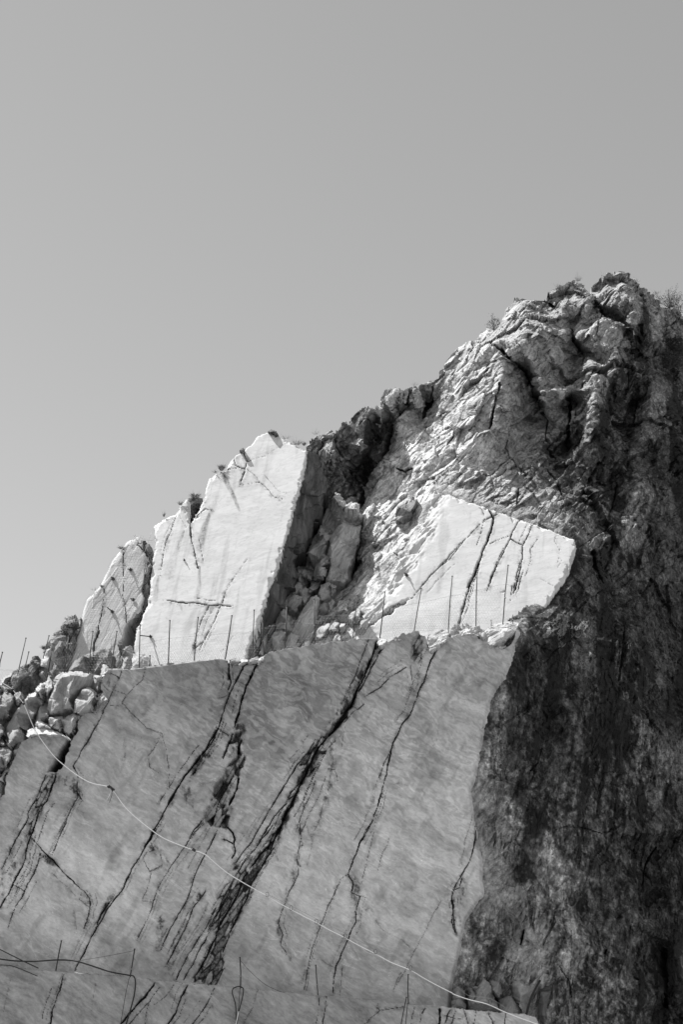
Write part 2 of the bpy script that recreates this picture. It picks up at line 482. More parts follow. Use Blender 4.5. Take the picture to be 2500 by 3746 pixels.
# ------------------------------------------------------------------ shared rock detail
def saw(s, seed, k):
    """layered rock: slow rise, sharp break; every layer of its own strength"""
    f = np.floor(s); t = s - f
    z = 0 * s
    r = (_hash(f.astype(np.int64), z.astype(np.int64), z.astype(np.int64) + k, seed) & np.uint32(1023)).astype(np.float32) / 1023
    return (np.where(t < .82, t / .82, (1 - t) / .18) - .5) * (.25 + r)
def rock_detail(co, seed, ang=50, size=1.0, amp=1.0, elong=2.6, h1w=.58):
    """broken, foliated rock: layers along the dip, chiselled facets at three sizes, grain (metres)"""
    a = math.radians(ang)
    x = co[:, 0]; t = co[:, 2] * 1.1
    n1 = fbm(x / size * .55, co[:, 1] / size * .55, t / size * .55, 3, .5, seed + 40)
    n2 = fbm(x / size * .55 + 7, co[:, 1] / size * .55, t / size * .55, 3, .5, seed + 41)
    wx = x + .14 * size * n1; wt = t + .14 * size * n2
    p = (wx * math.cos(a) + wt * math.sin(a)) / elong
    q = -wx * math.sin(a) + wt * math.cos(a)
    h1, e1, r1 = facets(p / (1.7 * size), q / (1.7 * size), seed, .9, .22)
    h2, e2, r2 = facets(p * .75 / (.66 * size) + 11, q / (.66 * size), seed + 1, 1.0, .34)
    h3, e3, r3 = facets(p * .5 / (.22 * size) + 31, q / (.22 * size), seed + 2, 1.1, .40)
    msk = np.clip(.75 + 1.3 * perlin(p * 1.3 / size, q * 2.2 / size, co[:, 1] * .8, seed + 6), .1, 1.6)
    msk2 = np.clip(.75 + 1.5 * perlin(p * 2.9 / size, q * 3.7 / size, co[:, 1] * .8 + 5, seed + 7), 0, 1.7)
    lay = saw((q + .35 * p * r1) / (.36 * size) + .40 * n1 + .8 * r1, seed, 1) * .36 * msk + saw((q + .6 * p * r2) / (.13 * size) + .6 * n2 + 1.6 * r2, seed, 2) * .17 * msk2
    vary = np.clip(.75 + 1.5 * perlin(x * .5 / size, co[:, 1] * .5, t * .5 / size, seed + 44), .45, 1.5)
    g = fbm(p * 5 / size, q * 5 / size, co[:, 1] * 3, 4, .6, seed + 3)
    h = amp * (size * (h1w * h1 + vary * (.42 * h2 + .24 * h3) - .27 * lay) + .02 * g)
    crev_shade = np.clip(1 - e1 / .05, 0, 1) * .18 * np.clip(msk, 0, 1) + np.clip(1 - e2 / .06, 0, 1) * .4 * np.clip(msk2 - .4, 0, 1)  # facet creases darkened, small shadows put into the colour
    h = h - amp * size * (.05 * np.clip(1 - e1 / .06, 0, 1) + .05 * np.clip(1 - e2 / .08, 0, 1))
    return h, crev_shade, r2

def crack_set(U, V, cracks, seed=1):
    """fractures: polyline, half width (px), depth (m), dirt 0..1"""
    h = np.zeros(len(U), np.float32); st = np.zeros(len(U), np.float32)
    z = np.zeros(len(U), np.float32)
    wu = U + 4.5 * fbm(U * .02, V * .02, z, 3, .6, seed) + 2.0 * perlin(U * .12, V * .12, z, seed + 8)
    wv = V + 4.5 * fbm(U * .02, V * .02, z + 5, 3, .6, seed + 2) + 2.0 * perlin(U * .12, V * .12, z, seed + 9)
    wid = .9 + .9 * fbm(U * .018, V * .018, z + 2, 2, .6, seed + 4)
    blot = .35 + 1.6 * fbm(U * .03, V * .03, z + 8, 4, .65, seed + 11)
    for line, w, dep, dirt in cracks:
        x0 = min(p[0] for p in line) - 60; x1 = max(p[0] for p in line) + 60
        y0 = min(p[1] for p in line) - 60; y1 = max(p[1] for p in line) + 60
        m = np.nonzero((U > x0) & (U < x1) & (V > y0) & (V < y1))[0]
        if not len(m): continue
        d, t = segdist(line, wu[m], wv[m])
        ww = np.maximum(.44 * w * np.clip(wid[m] * 1.3 - .3, .22, 2.4) * np.clip(np.minimum(t, 1 - t) * 14 + .35, 0, 1), .5)
        prof = sstep(1.35, .55, d / ww)
        h[m] -= dep * prof
        st[m] = np.maximum(st[m], (.55 + .4 * np.clip(wid[m], 0, 1)) * dirt * sstep(1.9, .6, d / ww))
        st[m] = np.maximum(st[m], dirt * .5 * sstep(9, 1.0, d / np.maximum(ww, 2.6)) * np.clip(blot[m], 0, 1))
    return h, st
def companions(cracks, seed=3, wmin=2.4, chance=.9):
    """hairline fractures running beside the main ones"""
    r = random.Random(seed); out = list(cracks)
    for line, w, dep, dirt in cracks:
        L_ = sum(math.dist(a[:2], b[:2]) for a, b in zip(line, line[1:]))
        if w < wmin or L_ < 110: continue
        for _ in range(int(2 + L_ / 260)):
            if r.random() > chance: continue
            n = len(line); i0 = r.randint(0, max(0, n - 3)); i1 = min(n, i0 + r.randint(2, max(2, n // 2)) + 1)
            o = r.choice((-1, 1)) * r.uniform(7, 34)
            dx, dy = line[-1][0] - line[0][0], line[-1][1] - line[0][1]; q = math.hypot(dx, dy) + 1e-6
            sub = [(x - dy / q * (o + r.uniform(-3, 3)), y + dx / q * o) for x, y in [p[:2] for p in line[i0:i1]]]
            if len(sub) > 1: out.append((sub, r.uniform(1.0, 2.2), dep * .35, dirt * r.uniform(.45, .8)))
    return out
def recess_set(U, V, recs, seed=1):
    """missing rock: polygon, depth (m), dirt, shattered 0/1"""
    h = np.zeros(len(U), np.float32); st = h.copy(); z = h.copy()
    wu = U + 14 * fbm(U * .02, V * .02, z, 4, .6, seed + 1) ; wv = V + 14 * fbm(U * .02, V * .02, z + 5, 4, .6, seed + 2)
    for poly, dep, dirt, shat in recs:
        x0 = min(p[0] for p in poly) - 60; x1 = max(p[0] for p in poly) + 60
        y0 = min(p[1] for p in poly) - 60; y1 = max(p[1] for p in poly) + 60
        m = np.nonzero((U > x0) & (U < x1) & (V > y0) & (V < y1))[0]
        if not len(m): continue
        ins = inside(poly, wu[m], wv[m]); d, _ = segdist(poly, wu[m], wv[m], True)
        s = np.where(ins, d, -d)
        f = sstep(-1.5, 9, s)
        a = math.radians(58)
        p = (U[m] * math.cos(a) - V[m] * math.sin(a)) / 2.6; q = U[m] * math.sin(a) + V[m] * math.cos(a)
        c, e, r = facets(p / 22, q / 22, seed + 7, .6, .5)
        c2, e2, r2 = facets(p / 9, q / 9, seed + 8, .6, .5)
        if shat:
            p3 = p * .62
            c, e, r = facets(p3 / 17, q / 17, seed + 7, .5, .5)
            core = sstep(3, 22, s + 10 * r)
            h[m] -= f * (dep * (.55 + .75 * (r < -.1)) - .05 * c - .04 * r2)
            edge_ = sstep(.20, .04, e) * .8 + sstep(.2, .04, e2) * .35 * shat
            st[m] = np.maximum(st[m], f * np.clip(dirt * (.12 + .95 * sstep(.35, -.25, r) * core) + edge_ * shat, 0, 1))
        else:
            h[m] -= f * dep * (.85 + .3 * c)
            st[m] = np.maximum(st[m], f * dirt)
    return h, st

# ------------------------------------------------------------------ the mountain: natural peak, gully and weathered cliff
BENCH_EDGE = (Z((1190, 1432)) + D((545, 540), (510, 650), (490, 720), (450, 820), (410, 880), (370, 950), (340, 1030), (320, 1130),
              (300, 1270), (270, 1440), (250, 1500), (232, 1560)) + I((245, 100), (265, 200), (275, 310), (300, 420), (305, 560),
              (320, 650), (250, 730), (195, 820), (175, 930), (150, 1060), (125, 1160), (105, 1250), (95, 1474)))
WEDGE_TOP = C((0, 1465), (30, 1475), (150, 1520), (330, 1580), (420, 1612), (545, 1652), (650, 1690), (770, 1735), (880, 1780))
WEDGE_RIGHT = C((892, 1830), (872, 1900), (852, 1960)) + D((868, 110), (820, 210), (790, 250), (740, 320), (690, 392), (650, 402), (600, 450), (560, 472))
WEDGE_LEFT = B((1375, 855), (1330, 1000), (1300, 1080), (1260, 1150), (1220, 1230), (1150, 1300), (1100, 1370), (1060, 1460), (1000, 1540),
               (940, 1640), (900, 1720), (850, 1790), (800, 1850))

base = []
for (u, v) in BENCH_EDGE: base.append((u, v, float(BENCH(u, v)) + .12)); base.append((u - 120, v, float(BENCH(u, v)) + .9))
for (u, v) in WEDGE_TOP: base.append((u, v - 6, float(WEDGE(u, v)) + .10)); base.append((u - 20, v + 90, float(WEDGE(u, v + 90)) + 1.2))
for (u, v) in WEDGE_RIGHT[:-2]: base.append((u + 6, v, float(WEDGE(u, v)) + .15)); base.append((u - 60, v - 30, float(WEDGE(u, v)) + 1.2))
for (u, v) in WEDGE_LEFT: base.append((u, v, float(WEDGE(u, v)) + .02)); base.append((u + 80, v + 50, float(WEDGE(u + 80, v + 50)) + .8))
base += O((2010, 2330, 59.6), (2300, 2000, 67.2), (2500, 2000, 70.5), (2700, 2000, 73), (2300, 2300, 62.8), (2500, 2350, 66.5), (2700, 2350, 69),
          (2180, 2250, 62.6), (2100, 2600, 59.6), (2300, 2650, 60.6), (2500, 2650, 62.6), (2700, 2650, 66),
          (2100, 3100, 58.9), (2300, 3150, 59.8), (2500, 3150, 61.6), (2700, 3150, 64), (1950, 3500, 57.8), (2200, 3560, 58.6), (2500, 3600, 60.6), (2700, 3600, 63),
          (1640, 3990, 56.8), (1900, 3990, 56.9), (2300, 3990, 57.8), (2700, 3990, 61),
          (2300, 980, 81), (2100, 1040, 79.5), (2520, 1150, 85), (2760, 1300, 90), (1900, 1070, 78), (1700, 1240, 76), (1560, 1400, 74.5), (1400, 1480, 73), (1200, 1560, 71.5), (1110, 1620, 71),
          (2000, 1500, 71.8), (2150, 1700, 70.0), (2300, 1500, 75), (2500, 1500, 79), (2760, 1600, 84), (2450, 1750, 74), (2200, 1250, 76.5), (2400, 1250, 80),
          (1700, 1550, 71.5), (1850, 1650, 69.6), (1500, 1650, 70.2), (1450, 1800, 68.0), (1350, 1950, 66.6), (1300, 2050, 66), (1250, 2250, 63.6), (1200, 2330, 62.6), (1100, 2400, 62.3),
          (900, 2420, 62.3), (850, 2600, 61), (1150, 2100, 67.8), (1060, 2300, 64.5), (1020, 2000, 69.5), (1200, 1800, 71.0), (1330, 1650, 72.2), (1100, 1750, 71.5), (1000, 1600, 73),
          (1300, 2520, 61), (1050, 2600, 60.8), (1500, 2500, 61), (800, 2300, 66), (800, 1600, 74))
x0, y0, x1, y1 = 780, 900, 2760, 4000
base = [(u, v, Y if Y < 66.5 else 66.5 + (Y - 66.5) * .58) for u, v, Y in base]
BASEF = tri_field(base, x0, y0, x1, y1, 12, blur=14, default=66.0)

offs = C((0, 740, 0), (130, 580, .3), (320, 430, .5), (330, 560, -.6), (180, 700, -.3), (430, 640, -.2), (470, 640, .8), (590, 760, 1.0), (650, 900, 1.2),
         (560, 830, -.5), (390, 830, -.2), (340, 1080, .35), (200, 900, -.8), (80, 1100, -.4), (250, 1100, -1.2), (330, 1090, -.9), (150, 1300, -.6), (30, 1430, 0),
         (450, 970, -.4), (390, 1040, .2), (620, 1100, 0), (470, 1110, -1.2), (690, 1180, -.9), (690, 1240, -.8), (600, 1330, -.2), (440, 1210, -.3), (330, 1250, -.9),
         (480, 1300, -.5), (350, 1400, -1.2), (240, 1500, -.2), (530, 1560, -.3), (510, 1450, .2), (600, 1420, -.7), (700, 1520, .2), (550, 1640, -.1), (800, 1720, 0),
         (570, 235, 0), (500, 245, .2), (440, 340, 0), (600, 270, -.2), (680, 290, .6), (560, 360, -.9), (830, 330, -.2), (860, 440, .1), (700, 400, -1.3), (630, 450, -1.2),
         (800, 470, -1.0), (530, 560, -.8), (865, 520, .7), (640, 590, -1.0), (740, 700, -.7), (700, 800, -.2), (650, 740, -.3), (540, 640, -.4), (900, 700, -.2), (830, 810, .4),
         (940, 600, .1), (890, 500, -.8), (870, 130, 0), (700, 220, .5), (690, 265, .5), (985, 210, .7), (900, 250, -.6), (1000, 260, -.5), (1060, 350, .5), (870, 400, .3),
         (950, 340, -.3), (1110, 400, .7), (960, 540, -.7), (1100, 430, -.6), (1190, 430, -.2), (1150, 560, -1.0), (1160, 680, -1.0), (1020, 650, .5), (940, 590, 1.0), (1050, 710, .4),
         (1070, 100, 0), (1150, 88, 0), (1215, 95, .1), (1010, 170, .3), (1100, 200, -.8), (1230, 220, -1.2), (1270, 300, -.9), (1200, 360, -.5), (1100, 360, .6), (1180, 400, .5),
         (1330, 180, .4), (1400, 230, .6), (1450, 290, .6), (1440, 400, 0), (1530, 310, 1), (1568, 370, 1), (1300, 450, -.8), (1400, 560, -.2), (1480, 560, 1.0), (1568, 600, 1.2), (1430, 700, .8),
         (1210, 560, .2), (1230, 700, -.5), (1270, 800, .2), (1240, 900, .7), (1280, 820, -.6), (1400, 780, -.9), (1460, 850, -.2), (1480, 1000, -.1), (1440, 1180, -.8), (1250, 1050, .7),
         (1330, 1130, -.6), (1390, 1240, -.4), (1568, 800, 1), (1540, 1000, .9), (1510, 1280, .6), (860, 810, -1.0), (960, 820, -1.3), (1050, 880, -1.1), (840, 900, .8), (840, 1100, .6),
         (855, 1000, -.9), (970, 1000, -1.3), (1000, 940, -1.2), (1150, 900, -.4), (1100, 1050, -.4), (830, 1200, .6), (930, 1200, -1.0), (960, 1380, -.3), (1060, 1150, 0), (880, 1300, -.6),
         (920, 740, -.6), (990, 685, -1.2), (1040, 720, -.6), (930, 790, -.6), (1010, 800, -.9), (610, 800, -.6), (650, 745, -.9), (710, 790, -.6), (640, 830, 0), (680, 880, -1.0),
         (800, 880, -.8), (830, 860, -.5), (760, 960, -1.0), (700, 1050, .3), (640, 980, .6), (760, 1150, .3), (1060, 1250, -.6), (1160, 1240, -.9), (1210, 1330, -.5), (980, 1400, .1),
         (1150, 1430, .7), (1110, 1590, .3), (1200, 1370, -.2), (1300, 1480, -1.2), (1330, 1600, -1.0), (1260, 1690, -.8), (1130, 1560, -.1), (1350, 1650, -.1), (1000, 1560, -1.2),
         (1080, 1600, -1.2), (1240, 1680, -1.3), (1270, 1730, -1.0), (920, 1670, -.9), (1040, 1690, -1), (1040, 1780, -.3), (880, 1710, -.6), (1080, 1790, -1.1), (920, 1790, -.1),
         (1000, 1900, -.9), (1060, 1950, .6), (1100, 2080, .6), (1120, 1880, -.8), (1330, 1830, -.6), (1430, 1750, -.2), (1500, 1500, .6), (1568, 1600, .9), (1480, 1950, -.3), (1568, 2000, .5))
offs += B((620, 520, .2), (690, 460, 0), (745, 495, -.5), (735, 570, -.9), (660, 600, -.3), (600, 620, .5), (650, 690, .7), (760, 660, -.7), (810, 660, -.4), (790, 590, .6), (822, 690, -.2),
          (830, 420, 0), (900, 370, -.1), (990, 340, -.6), (940, 480, -1.3), (905, 560, -1.4), (870, 640, -.9), (830, 560, -.2), (752, 505, .2), (1040, 350, .4), (1100, 430, 1.2),
          (1060, 520, 1.3), (1000, 600, 1.6), (960, 700, 2.0), (900, 800, 2.2), (860, 720, .9), (800, 780, 1.0), (700, 760, .8), (860, 900, 1.9), (750, 900, 1.2),
          (1040, 280, -.3), (1070, 230, -.3), (1130, 220, -.4), (1200, 225, -.2), (1110, 320, -.9), (1180, 300, -.6), (1140, 400, .3), (1100, 360, -.4), (1215, 230, .7), (1190, 330, .8),
          (1280, 185, -.2), (1370, 150, -.2), (1250, 300, -.8), (1200, 440, -.6), (1350, 270, .8), (1300, 380, .6), (1380, 220, .2),
          (1150, 450, -.6), (1130, 560, -.8), (1080, 650, -.7), (1020, 740, -.9), (1000, 850, -.6), (1060, 870, .2), (1100, 800, .1), (950, 980, -.5), (1010, 1040, -.6), (1140, 990, -.3),
          (1200, 1080, .6), (1260, 960, -.6), (1280, 900, -.9), (1180, 720, -.5), (1250, 620, -.9), (1300, 500, -1), (1400, 360, -.6), (1420, 560, -.9), (1500, 400, -.5), (1520, 240, -.3),
          (1450, 760, -.5), (1540, 800, .2), (1400, 850, -.3), (1000, 1150, -.3), (950, 1080, .2), (990, 1200, .4), (1000, 1280, -.4), (960, 1350, .3), (1090, 1260, -.3), (1020, 1400, -.3),
          (900, 1500, -.2), (850, 1600, -.2), (770, 1660, -.5), (700, 1740, -.5), (630, 1820, -.5), (900, 1650, .5), (800, 1700, .6), (900, 1200, 1.2), (860, 1350, 1.2), (820, 1450, 1.0),
          (780, 1550, .8), (700, 1650, .8), (600, 1750, .5), (500, 1800, .3), (400, 1850, .2), (300, 1900, 0), (500, 1500, 1), (600, 1200, 1.5), (650, 1000, 1.5))
offs += D((560, 560, -.1), (640, 400, -.3), (700, 600, .3), (540, 700, .3), (480, 830, 0), (600, 650, -.3), (680, 900, .3), (570, 1000, -.2), (740, 1100, .5), (850, 1000, -.6), (970, 700, -.7),
          (980, 560, -.5), (1050, 640, -.2), (1100, 600, -.7), (1190, 500, .8), (1180, 800, .6), (1080, 1150, .3), (1150, 1000, -.3), (1300, 600, 0), (1280, 900, .4), (1270, 650, -.5),
          (1400, 850, -.6), (1350, 1150, -.3), (1480, 1000, .5), (1500, 1300, -.2), (1420, 1550, .3), (950, 850, -.4), (900, 1300, -.3), (700, 1350, .3), (600, 1300, -.3), (650, 1550, .2),
          (450, 1400, -.1), (1000, 100, 1.0), (1050, 265, -.4), (930, 225, -.3), (1100, 285, .9), (1130, 100, -.5), (400, 1100, -.1), (340, 1300, -.1))
offs += I((400, 0, .3), (560, 300, -.2), (700, 450, -.4), (830, 600, -.6), (780, 800, -.4), (900, 750, .3), (1000, 500, -.2), (1080, 260, .3), (900, 220, -.4), (1300, 450, .7), (1250, 600, -.1),
          (1290, 850, -.2), (1330, 700, .8), (1430, 250, -.5), (1400, 335, .6), (1500, 600, -.2), (1500, 950, -.7), (1440, 985, .7), (1460, 1350, .9), (1520, 1200, -.7), (1400, 1300, 0),
          (540, 900, .5), (570, 880, -.5), (650, 1000, -.5), (450, 1000, -.3), (380, 1100, -.2), (520, 1180, -.5), (640, 1200, -.4), (480, 1250, .3), (700, 1250, .2), (850, 1150, -.3),
          (900, 1000, -.5), (1050, 1000, .3), (1150, 1200, -.2), (1200, 1400, -.3), (700, 1400, .1), (250, 900, -.1), (350, 600, -.1))
offs += [(u - 10, v, 0) for u, v in BENCH_EDGE] + [(u, v - 4, 0.0) for u, v in WEDGE_TOP] + [(u + 4, v, 0) for u, v in WEDGE_RIGHT] + [(u, v, 0) for u, v in WEDGE_LEFT]
offs += O((780, 900, 0), (2760, 900, 0), (780, 4000, 0), (2760, 4000, 0), (2650, 1400, .5), (2650, 2200, .5), (2650, 3000, .5), (1500, 3000, 0), (1500, 2300, 0), (1500, 3900, 0), (2100, 3990, 0))
OFFF = tri_field(offs, x0, y0, x1, y1, 3, blur=1)

macro = O((1814, 1262, -1.2), (1824, 1403, -2.0), (1805, 1563, -2.2), (1701, 1667, -1.6), (1626, 1770, -.4), (1935, 1400, .8), (1962, 1490, 1.6), (1925, 1600, .7), (1850, 1700, .5), (1760, 1750, .3), (1440, 1520, .8), (1380, 1700, .6), (1300, 1900, .4), (1550, 1600, -.2),
          (1600, 1420, .1), (1700, 1280, .3), (1927, 1090, -.2), (1927, 1180, -1.4), (1908, 1260, -1.6), (1965, 1365, -1.3), (2097, 1225, .3), (2125, 1310, 1.3), (2090, 1410, 1.0), (1780, 1210, .9), (1840, 1150, .5),
          (2106, 1027, 0), (2153, 1120, -1.0), (2240, 1205, -1.5), (2257, 1262, -1.7), (2247, 1345, -1.6), (2300, 1290, .9), (2285, 1200, .7), (2190, 1130, .2), (2180, 1060, .8), (2266, 1008, 0), (2313, 1100, -1.6), (2323, 1186, -1.8), (2342, 1330, -1.4), (2420, 1150, .8),
          (2440, 1300, 1.8), (2500, 1450, 2.4), (2100, 1425, -1.2), (2180, 1410, -1.8), (2190, 1550, -1.8), (2180, 1650, -1.4), (2078, 1500, .9), (2265, 1520, 1.2), (2300, 1650, 1.1), (2390, 1400, -1.0), (2375, 1560, -.9), (2460, 1600, .9), (1990, 1460, -.9), (2040, 1560, .4),
          (2330, 1800, -1.2), (2250, 1760, .4), (2270, 1930, -.9), (2400, 1900, .6), (2500, 1900, 1.2), (2000, 1650, .2), (1960, 1760, -.3), (2150, 1850, -.2), (1240, 1620, -.6), (1330, 1620, -1.2), (1410, 1560, .9), (1350, 1760, 1.4), (1450, 1440, -.7), (1500, 1480, .6), (1560, 1420, -.5), (1590, 1450, .6))
macro += O((780, 900, 0), (2760, 900, 0), (780, 2300, 0), (2760, 2100, 1), (1500, 1950, 0), (1900, 1950, 0), (2100, 2050, 0), (1200, 2300, 0), (780, 4000, 0), (2760, 4000, 0), (1000, 1700, 0))
MACRO = tri_field(macro, x0, y0, x1, y1, 6, blur=1)
def mountain_depth(U, V):
    z = 0 * U
    wu = U + 11 * fbm(U * .012, V * .012, z, 4, .6, 90); wv = V + 11 * fbm(U * .012, V * .012, z + 4, 4, .55, 91)
    near = np.clip(segdist(WEDGE_TOP, U, V)[0] / 330, .10, 1)
    return BASEF(U, V) + near * (1.1 * OFFF(wu, wv) + 1.15 * MACRO(wu, wv))
SIL = B((560, 575), (600, 530), (640, 490), (690, 455), (722, 470), (745, 492), (800, 440), (850, 405), (900, 365), (950, 348), (990, 335), (1030, 330), (1028, 285), (1070, 230), (1130, 218),
        (1200, 222), (1212, 208), (1280, 180), (1360, 145), (1400, 130)) + \
      C((0, 740), (20, 700), (60, 640), (130, 580), (180, 548), (230, 530), (280, 470), (320, 430), (362, 455), (400, 400), (440, 340), (470, 285), (500, 245), (570, 235), (610, 255), (680, 265), (700, 220),
        (780, 180), (830, 155), (870, 130), (910, 150), (940, 175), (985, 210), (1000, 185), (1010, 160), (1040, 120), (1070, 100), (1150, 88), (1215, 95), (1245, 125), (1270, 150), (1330, 180),
        (1400, 230), (1450, 290), (1530, 318), (1568, 370))
MOUNT = SIL + O((2600, 1230), (2700, 1350), (2700, 3960), (1600, 3960)) + [(u - 60, v) for u, v in BENCH_EDGE[::-1]] + [(u - 45, v - 15) for u, v in WEDGE_RIGHT[::-1][2:]] + [(u - 10, v + 50) for u, v in WEDGE_TOP[::-1]] + [(u + 60, v + 30) for u, v in WEDGE_LEFT[1:]] + O((1300, 2500), (900, 2560), (880, 2420), (1010, 2160), (1100, 1850))
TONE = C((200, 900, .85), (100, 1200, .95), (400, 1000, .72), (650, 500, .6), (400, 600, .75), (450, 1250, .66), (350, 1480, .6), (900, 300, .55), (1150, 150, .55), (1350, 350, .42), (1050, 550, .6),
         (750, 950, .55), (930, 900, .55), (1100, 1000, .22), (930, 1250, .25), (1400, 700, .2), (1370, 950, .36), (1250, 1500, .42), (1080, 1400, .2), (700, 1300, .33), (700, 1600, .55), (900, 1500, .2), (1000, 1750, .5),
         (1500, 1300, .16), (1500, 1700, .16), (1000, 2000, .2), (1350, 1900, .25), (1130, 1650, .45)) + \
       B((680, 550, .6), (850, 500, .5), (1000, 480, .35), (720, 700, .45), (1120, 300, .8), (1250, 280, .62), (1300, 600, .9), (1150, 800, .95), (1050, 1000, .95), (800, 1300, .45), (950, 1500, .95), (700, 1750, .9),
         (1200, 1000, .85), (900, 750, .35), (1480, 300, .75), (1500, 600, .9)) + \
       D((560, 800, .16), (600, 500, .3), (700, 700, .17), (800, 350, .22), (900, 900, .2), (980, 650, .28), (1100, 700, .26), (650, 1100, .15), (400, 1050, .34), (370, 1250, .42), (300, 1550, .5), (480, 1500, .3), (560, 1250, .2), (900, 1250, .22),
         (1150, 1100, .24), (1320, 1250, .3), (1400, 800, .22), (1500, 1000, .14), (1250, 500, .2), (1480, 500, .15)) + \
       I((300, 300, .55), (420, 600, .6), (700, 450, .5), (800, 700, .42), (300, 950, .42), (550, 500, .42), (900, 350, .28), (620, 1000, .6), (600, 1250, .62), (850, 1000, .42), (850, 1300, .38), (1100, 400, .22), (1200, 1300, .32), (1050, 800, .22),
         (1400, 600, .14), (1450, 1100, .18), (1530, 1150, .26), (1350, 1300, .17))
def smears(U, V, lst, seed):
    st = np.zeros(len(U), np.float32)
    z = 0 * U
    nz = fbm(U * .05, V * .012, z, 3, .6, seed)
    pw = 3 * perlin(U * .03, V * .03, z, seed + 1)
    for line, w0, w1, s in lst:
        g = 1.3 * max(w0, w1) + 6
        m = np.nonzero((U > min(p[0] for p in line) - g) & (U < max(p[0] for p in line) + g) & (V > min(p[1] for p in line) - g) & (V < max(p[1] for p in line) + g))[0]
        if not len(m): continue
        d, t = segdist(line, U[m] + pw[m], V[m])
        w = w0 + (w1 - w0) * t
        st[m] = np.maximum(st[m], s * sstep(1.25, .35, d / w) * np.clip(.8 + .8 * nz[m], .25, 1.2) * (1 - .4 * t))
    return st
cliff_smears = [(D((560, 640), (530, 900), (470, 1150), (500, 1380)), 20, 34, .8), (D((700, 640), (745, 900), (740, 1180)), 18, 26, .75), (D((650, 850), (585, 1160)), 10, 16, .6), (D((840, 600), (800, 800), (760, 960)), 12, 16, .6), (D((1200, 850), (1090, 1050), (1050, 1280)), 12, 22, .7),
    (D((1300, 560), (1310, 950)), 16, 20, .6), (D((1510, 850), (1450, 1250)), 40, 30, .6), (D((1185, 460), (1190, 800)), 14, 14, .7), (D((610, 460), (570, 680)), 14, 18, .7), (D((900, 260), (860, 520)), 20, 24, .55), (D((1060, 320), (1040, 560)), 14, 18, .5),
    (I((380, 0), (390, 150)), 8, 8, .6), (I((530, 20), (650, 200)), 34, 30, .65), (I((1000, 480), (1120, 850)), 40, 30, .5), (I((1300, 60), (1320, 760)), 22, 26, .6), (I((900, 700), (1010, 950)), 20, 24, .5), (I((1480, 0), (1420, 300)), 30, 30, .5), (I((560, 260), (470, 620)), 10, 24, .4),
    (I((1180, 900), (1300, 1250)), 24, 30, .5), (I((230, 820), (260, 1100)), 16, 20, .45), (C((1180, 650), (1170, 900), (1250, 1150)), 16, 26, .6), (C((1080, 930), (1010, 1330)), 16, 26, .6), (C((1340, 850), (1290, 1060)), 20, 20, .5), (C((900, 1050), (920, 1330)), 8, 14, .5)]
cliff_pale = [(D((590, 820), (540, 960)), 14, 16, .7), (D((830, 280), (840, 340)), 16, 14, .6), (D((970, 540), (960, 680)), 14, 10, .6), (D((1120, 600), (1060, 720)), 18, 26, .6), (D((1290, 640), (1270, 900)), 6, 8, .8), (D((820, 880), (790, 1080)), 14, 20, .5), (D((1360, 820), (1420, 900)), 30, 30, .6),
    (D((1150, 1000), (1100, 1250)), 22, 26, .5), (D((1330, 1100), (1300, 1450)), 20, 26, .7), (D((420, 900), (370, 1250), (330, 1500)), 24, 40, .6), (D((600, 1250), (560, 1300)), 12, 14, .6), (I((450, 60), (470, 250)), 26, 20, .7), (I((690, 270), (820, 640), (830, 800)), 24, 30, .8), (I((420, 480), (480, 860)), 26, 20, .6),
    (I((950, 420), (1010, 600)), 30, 20, .6), (I((1260, 430), (1270, 620)), 16, 12, .7), (I((1285, 820), (1290, 910)), 10, 10, .8), (I((800, 880), (860, 1150)), 20, 30, .6), (I((1180, 1350), (1160, 1450)), 30, 20, .6), (I((1420, 200), (1410, 310)), 10, 12, .8)]
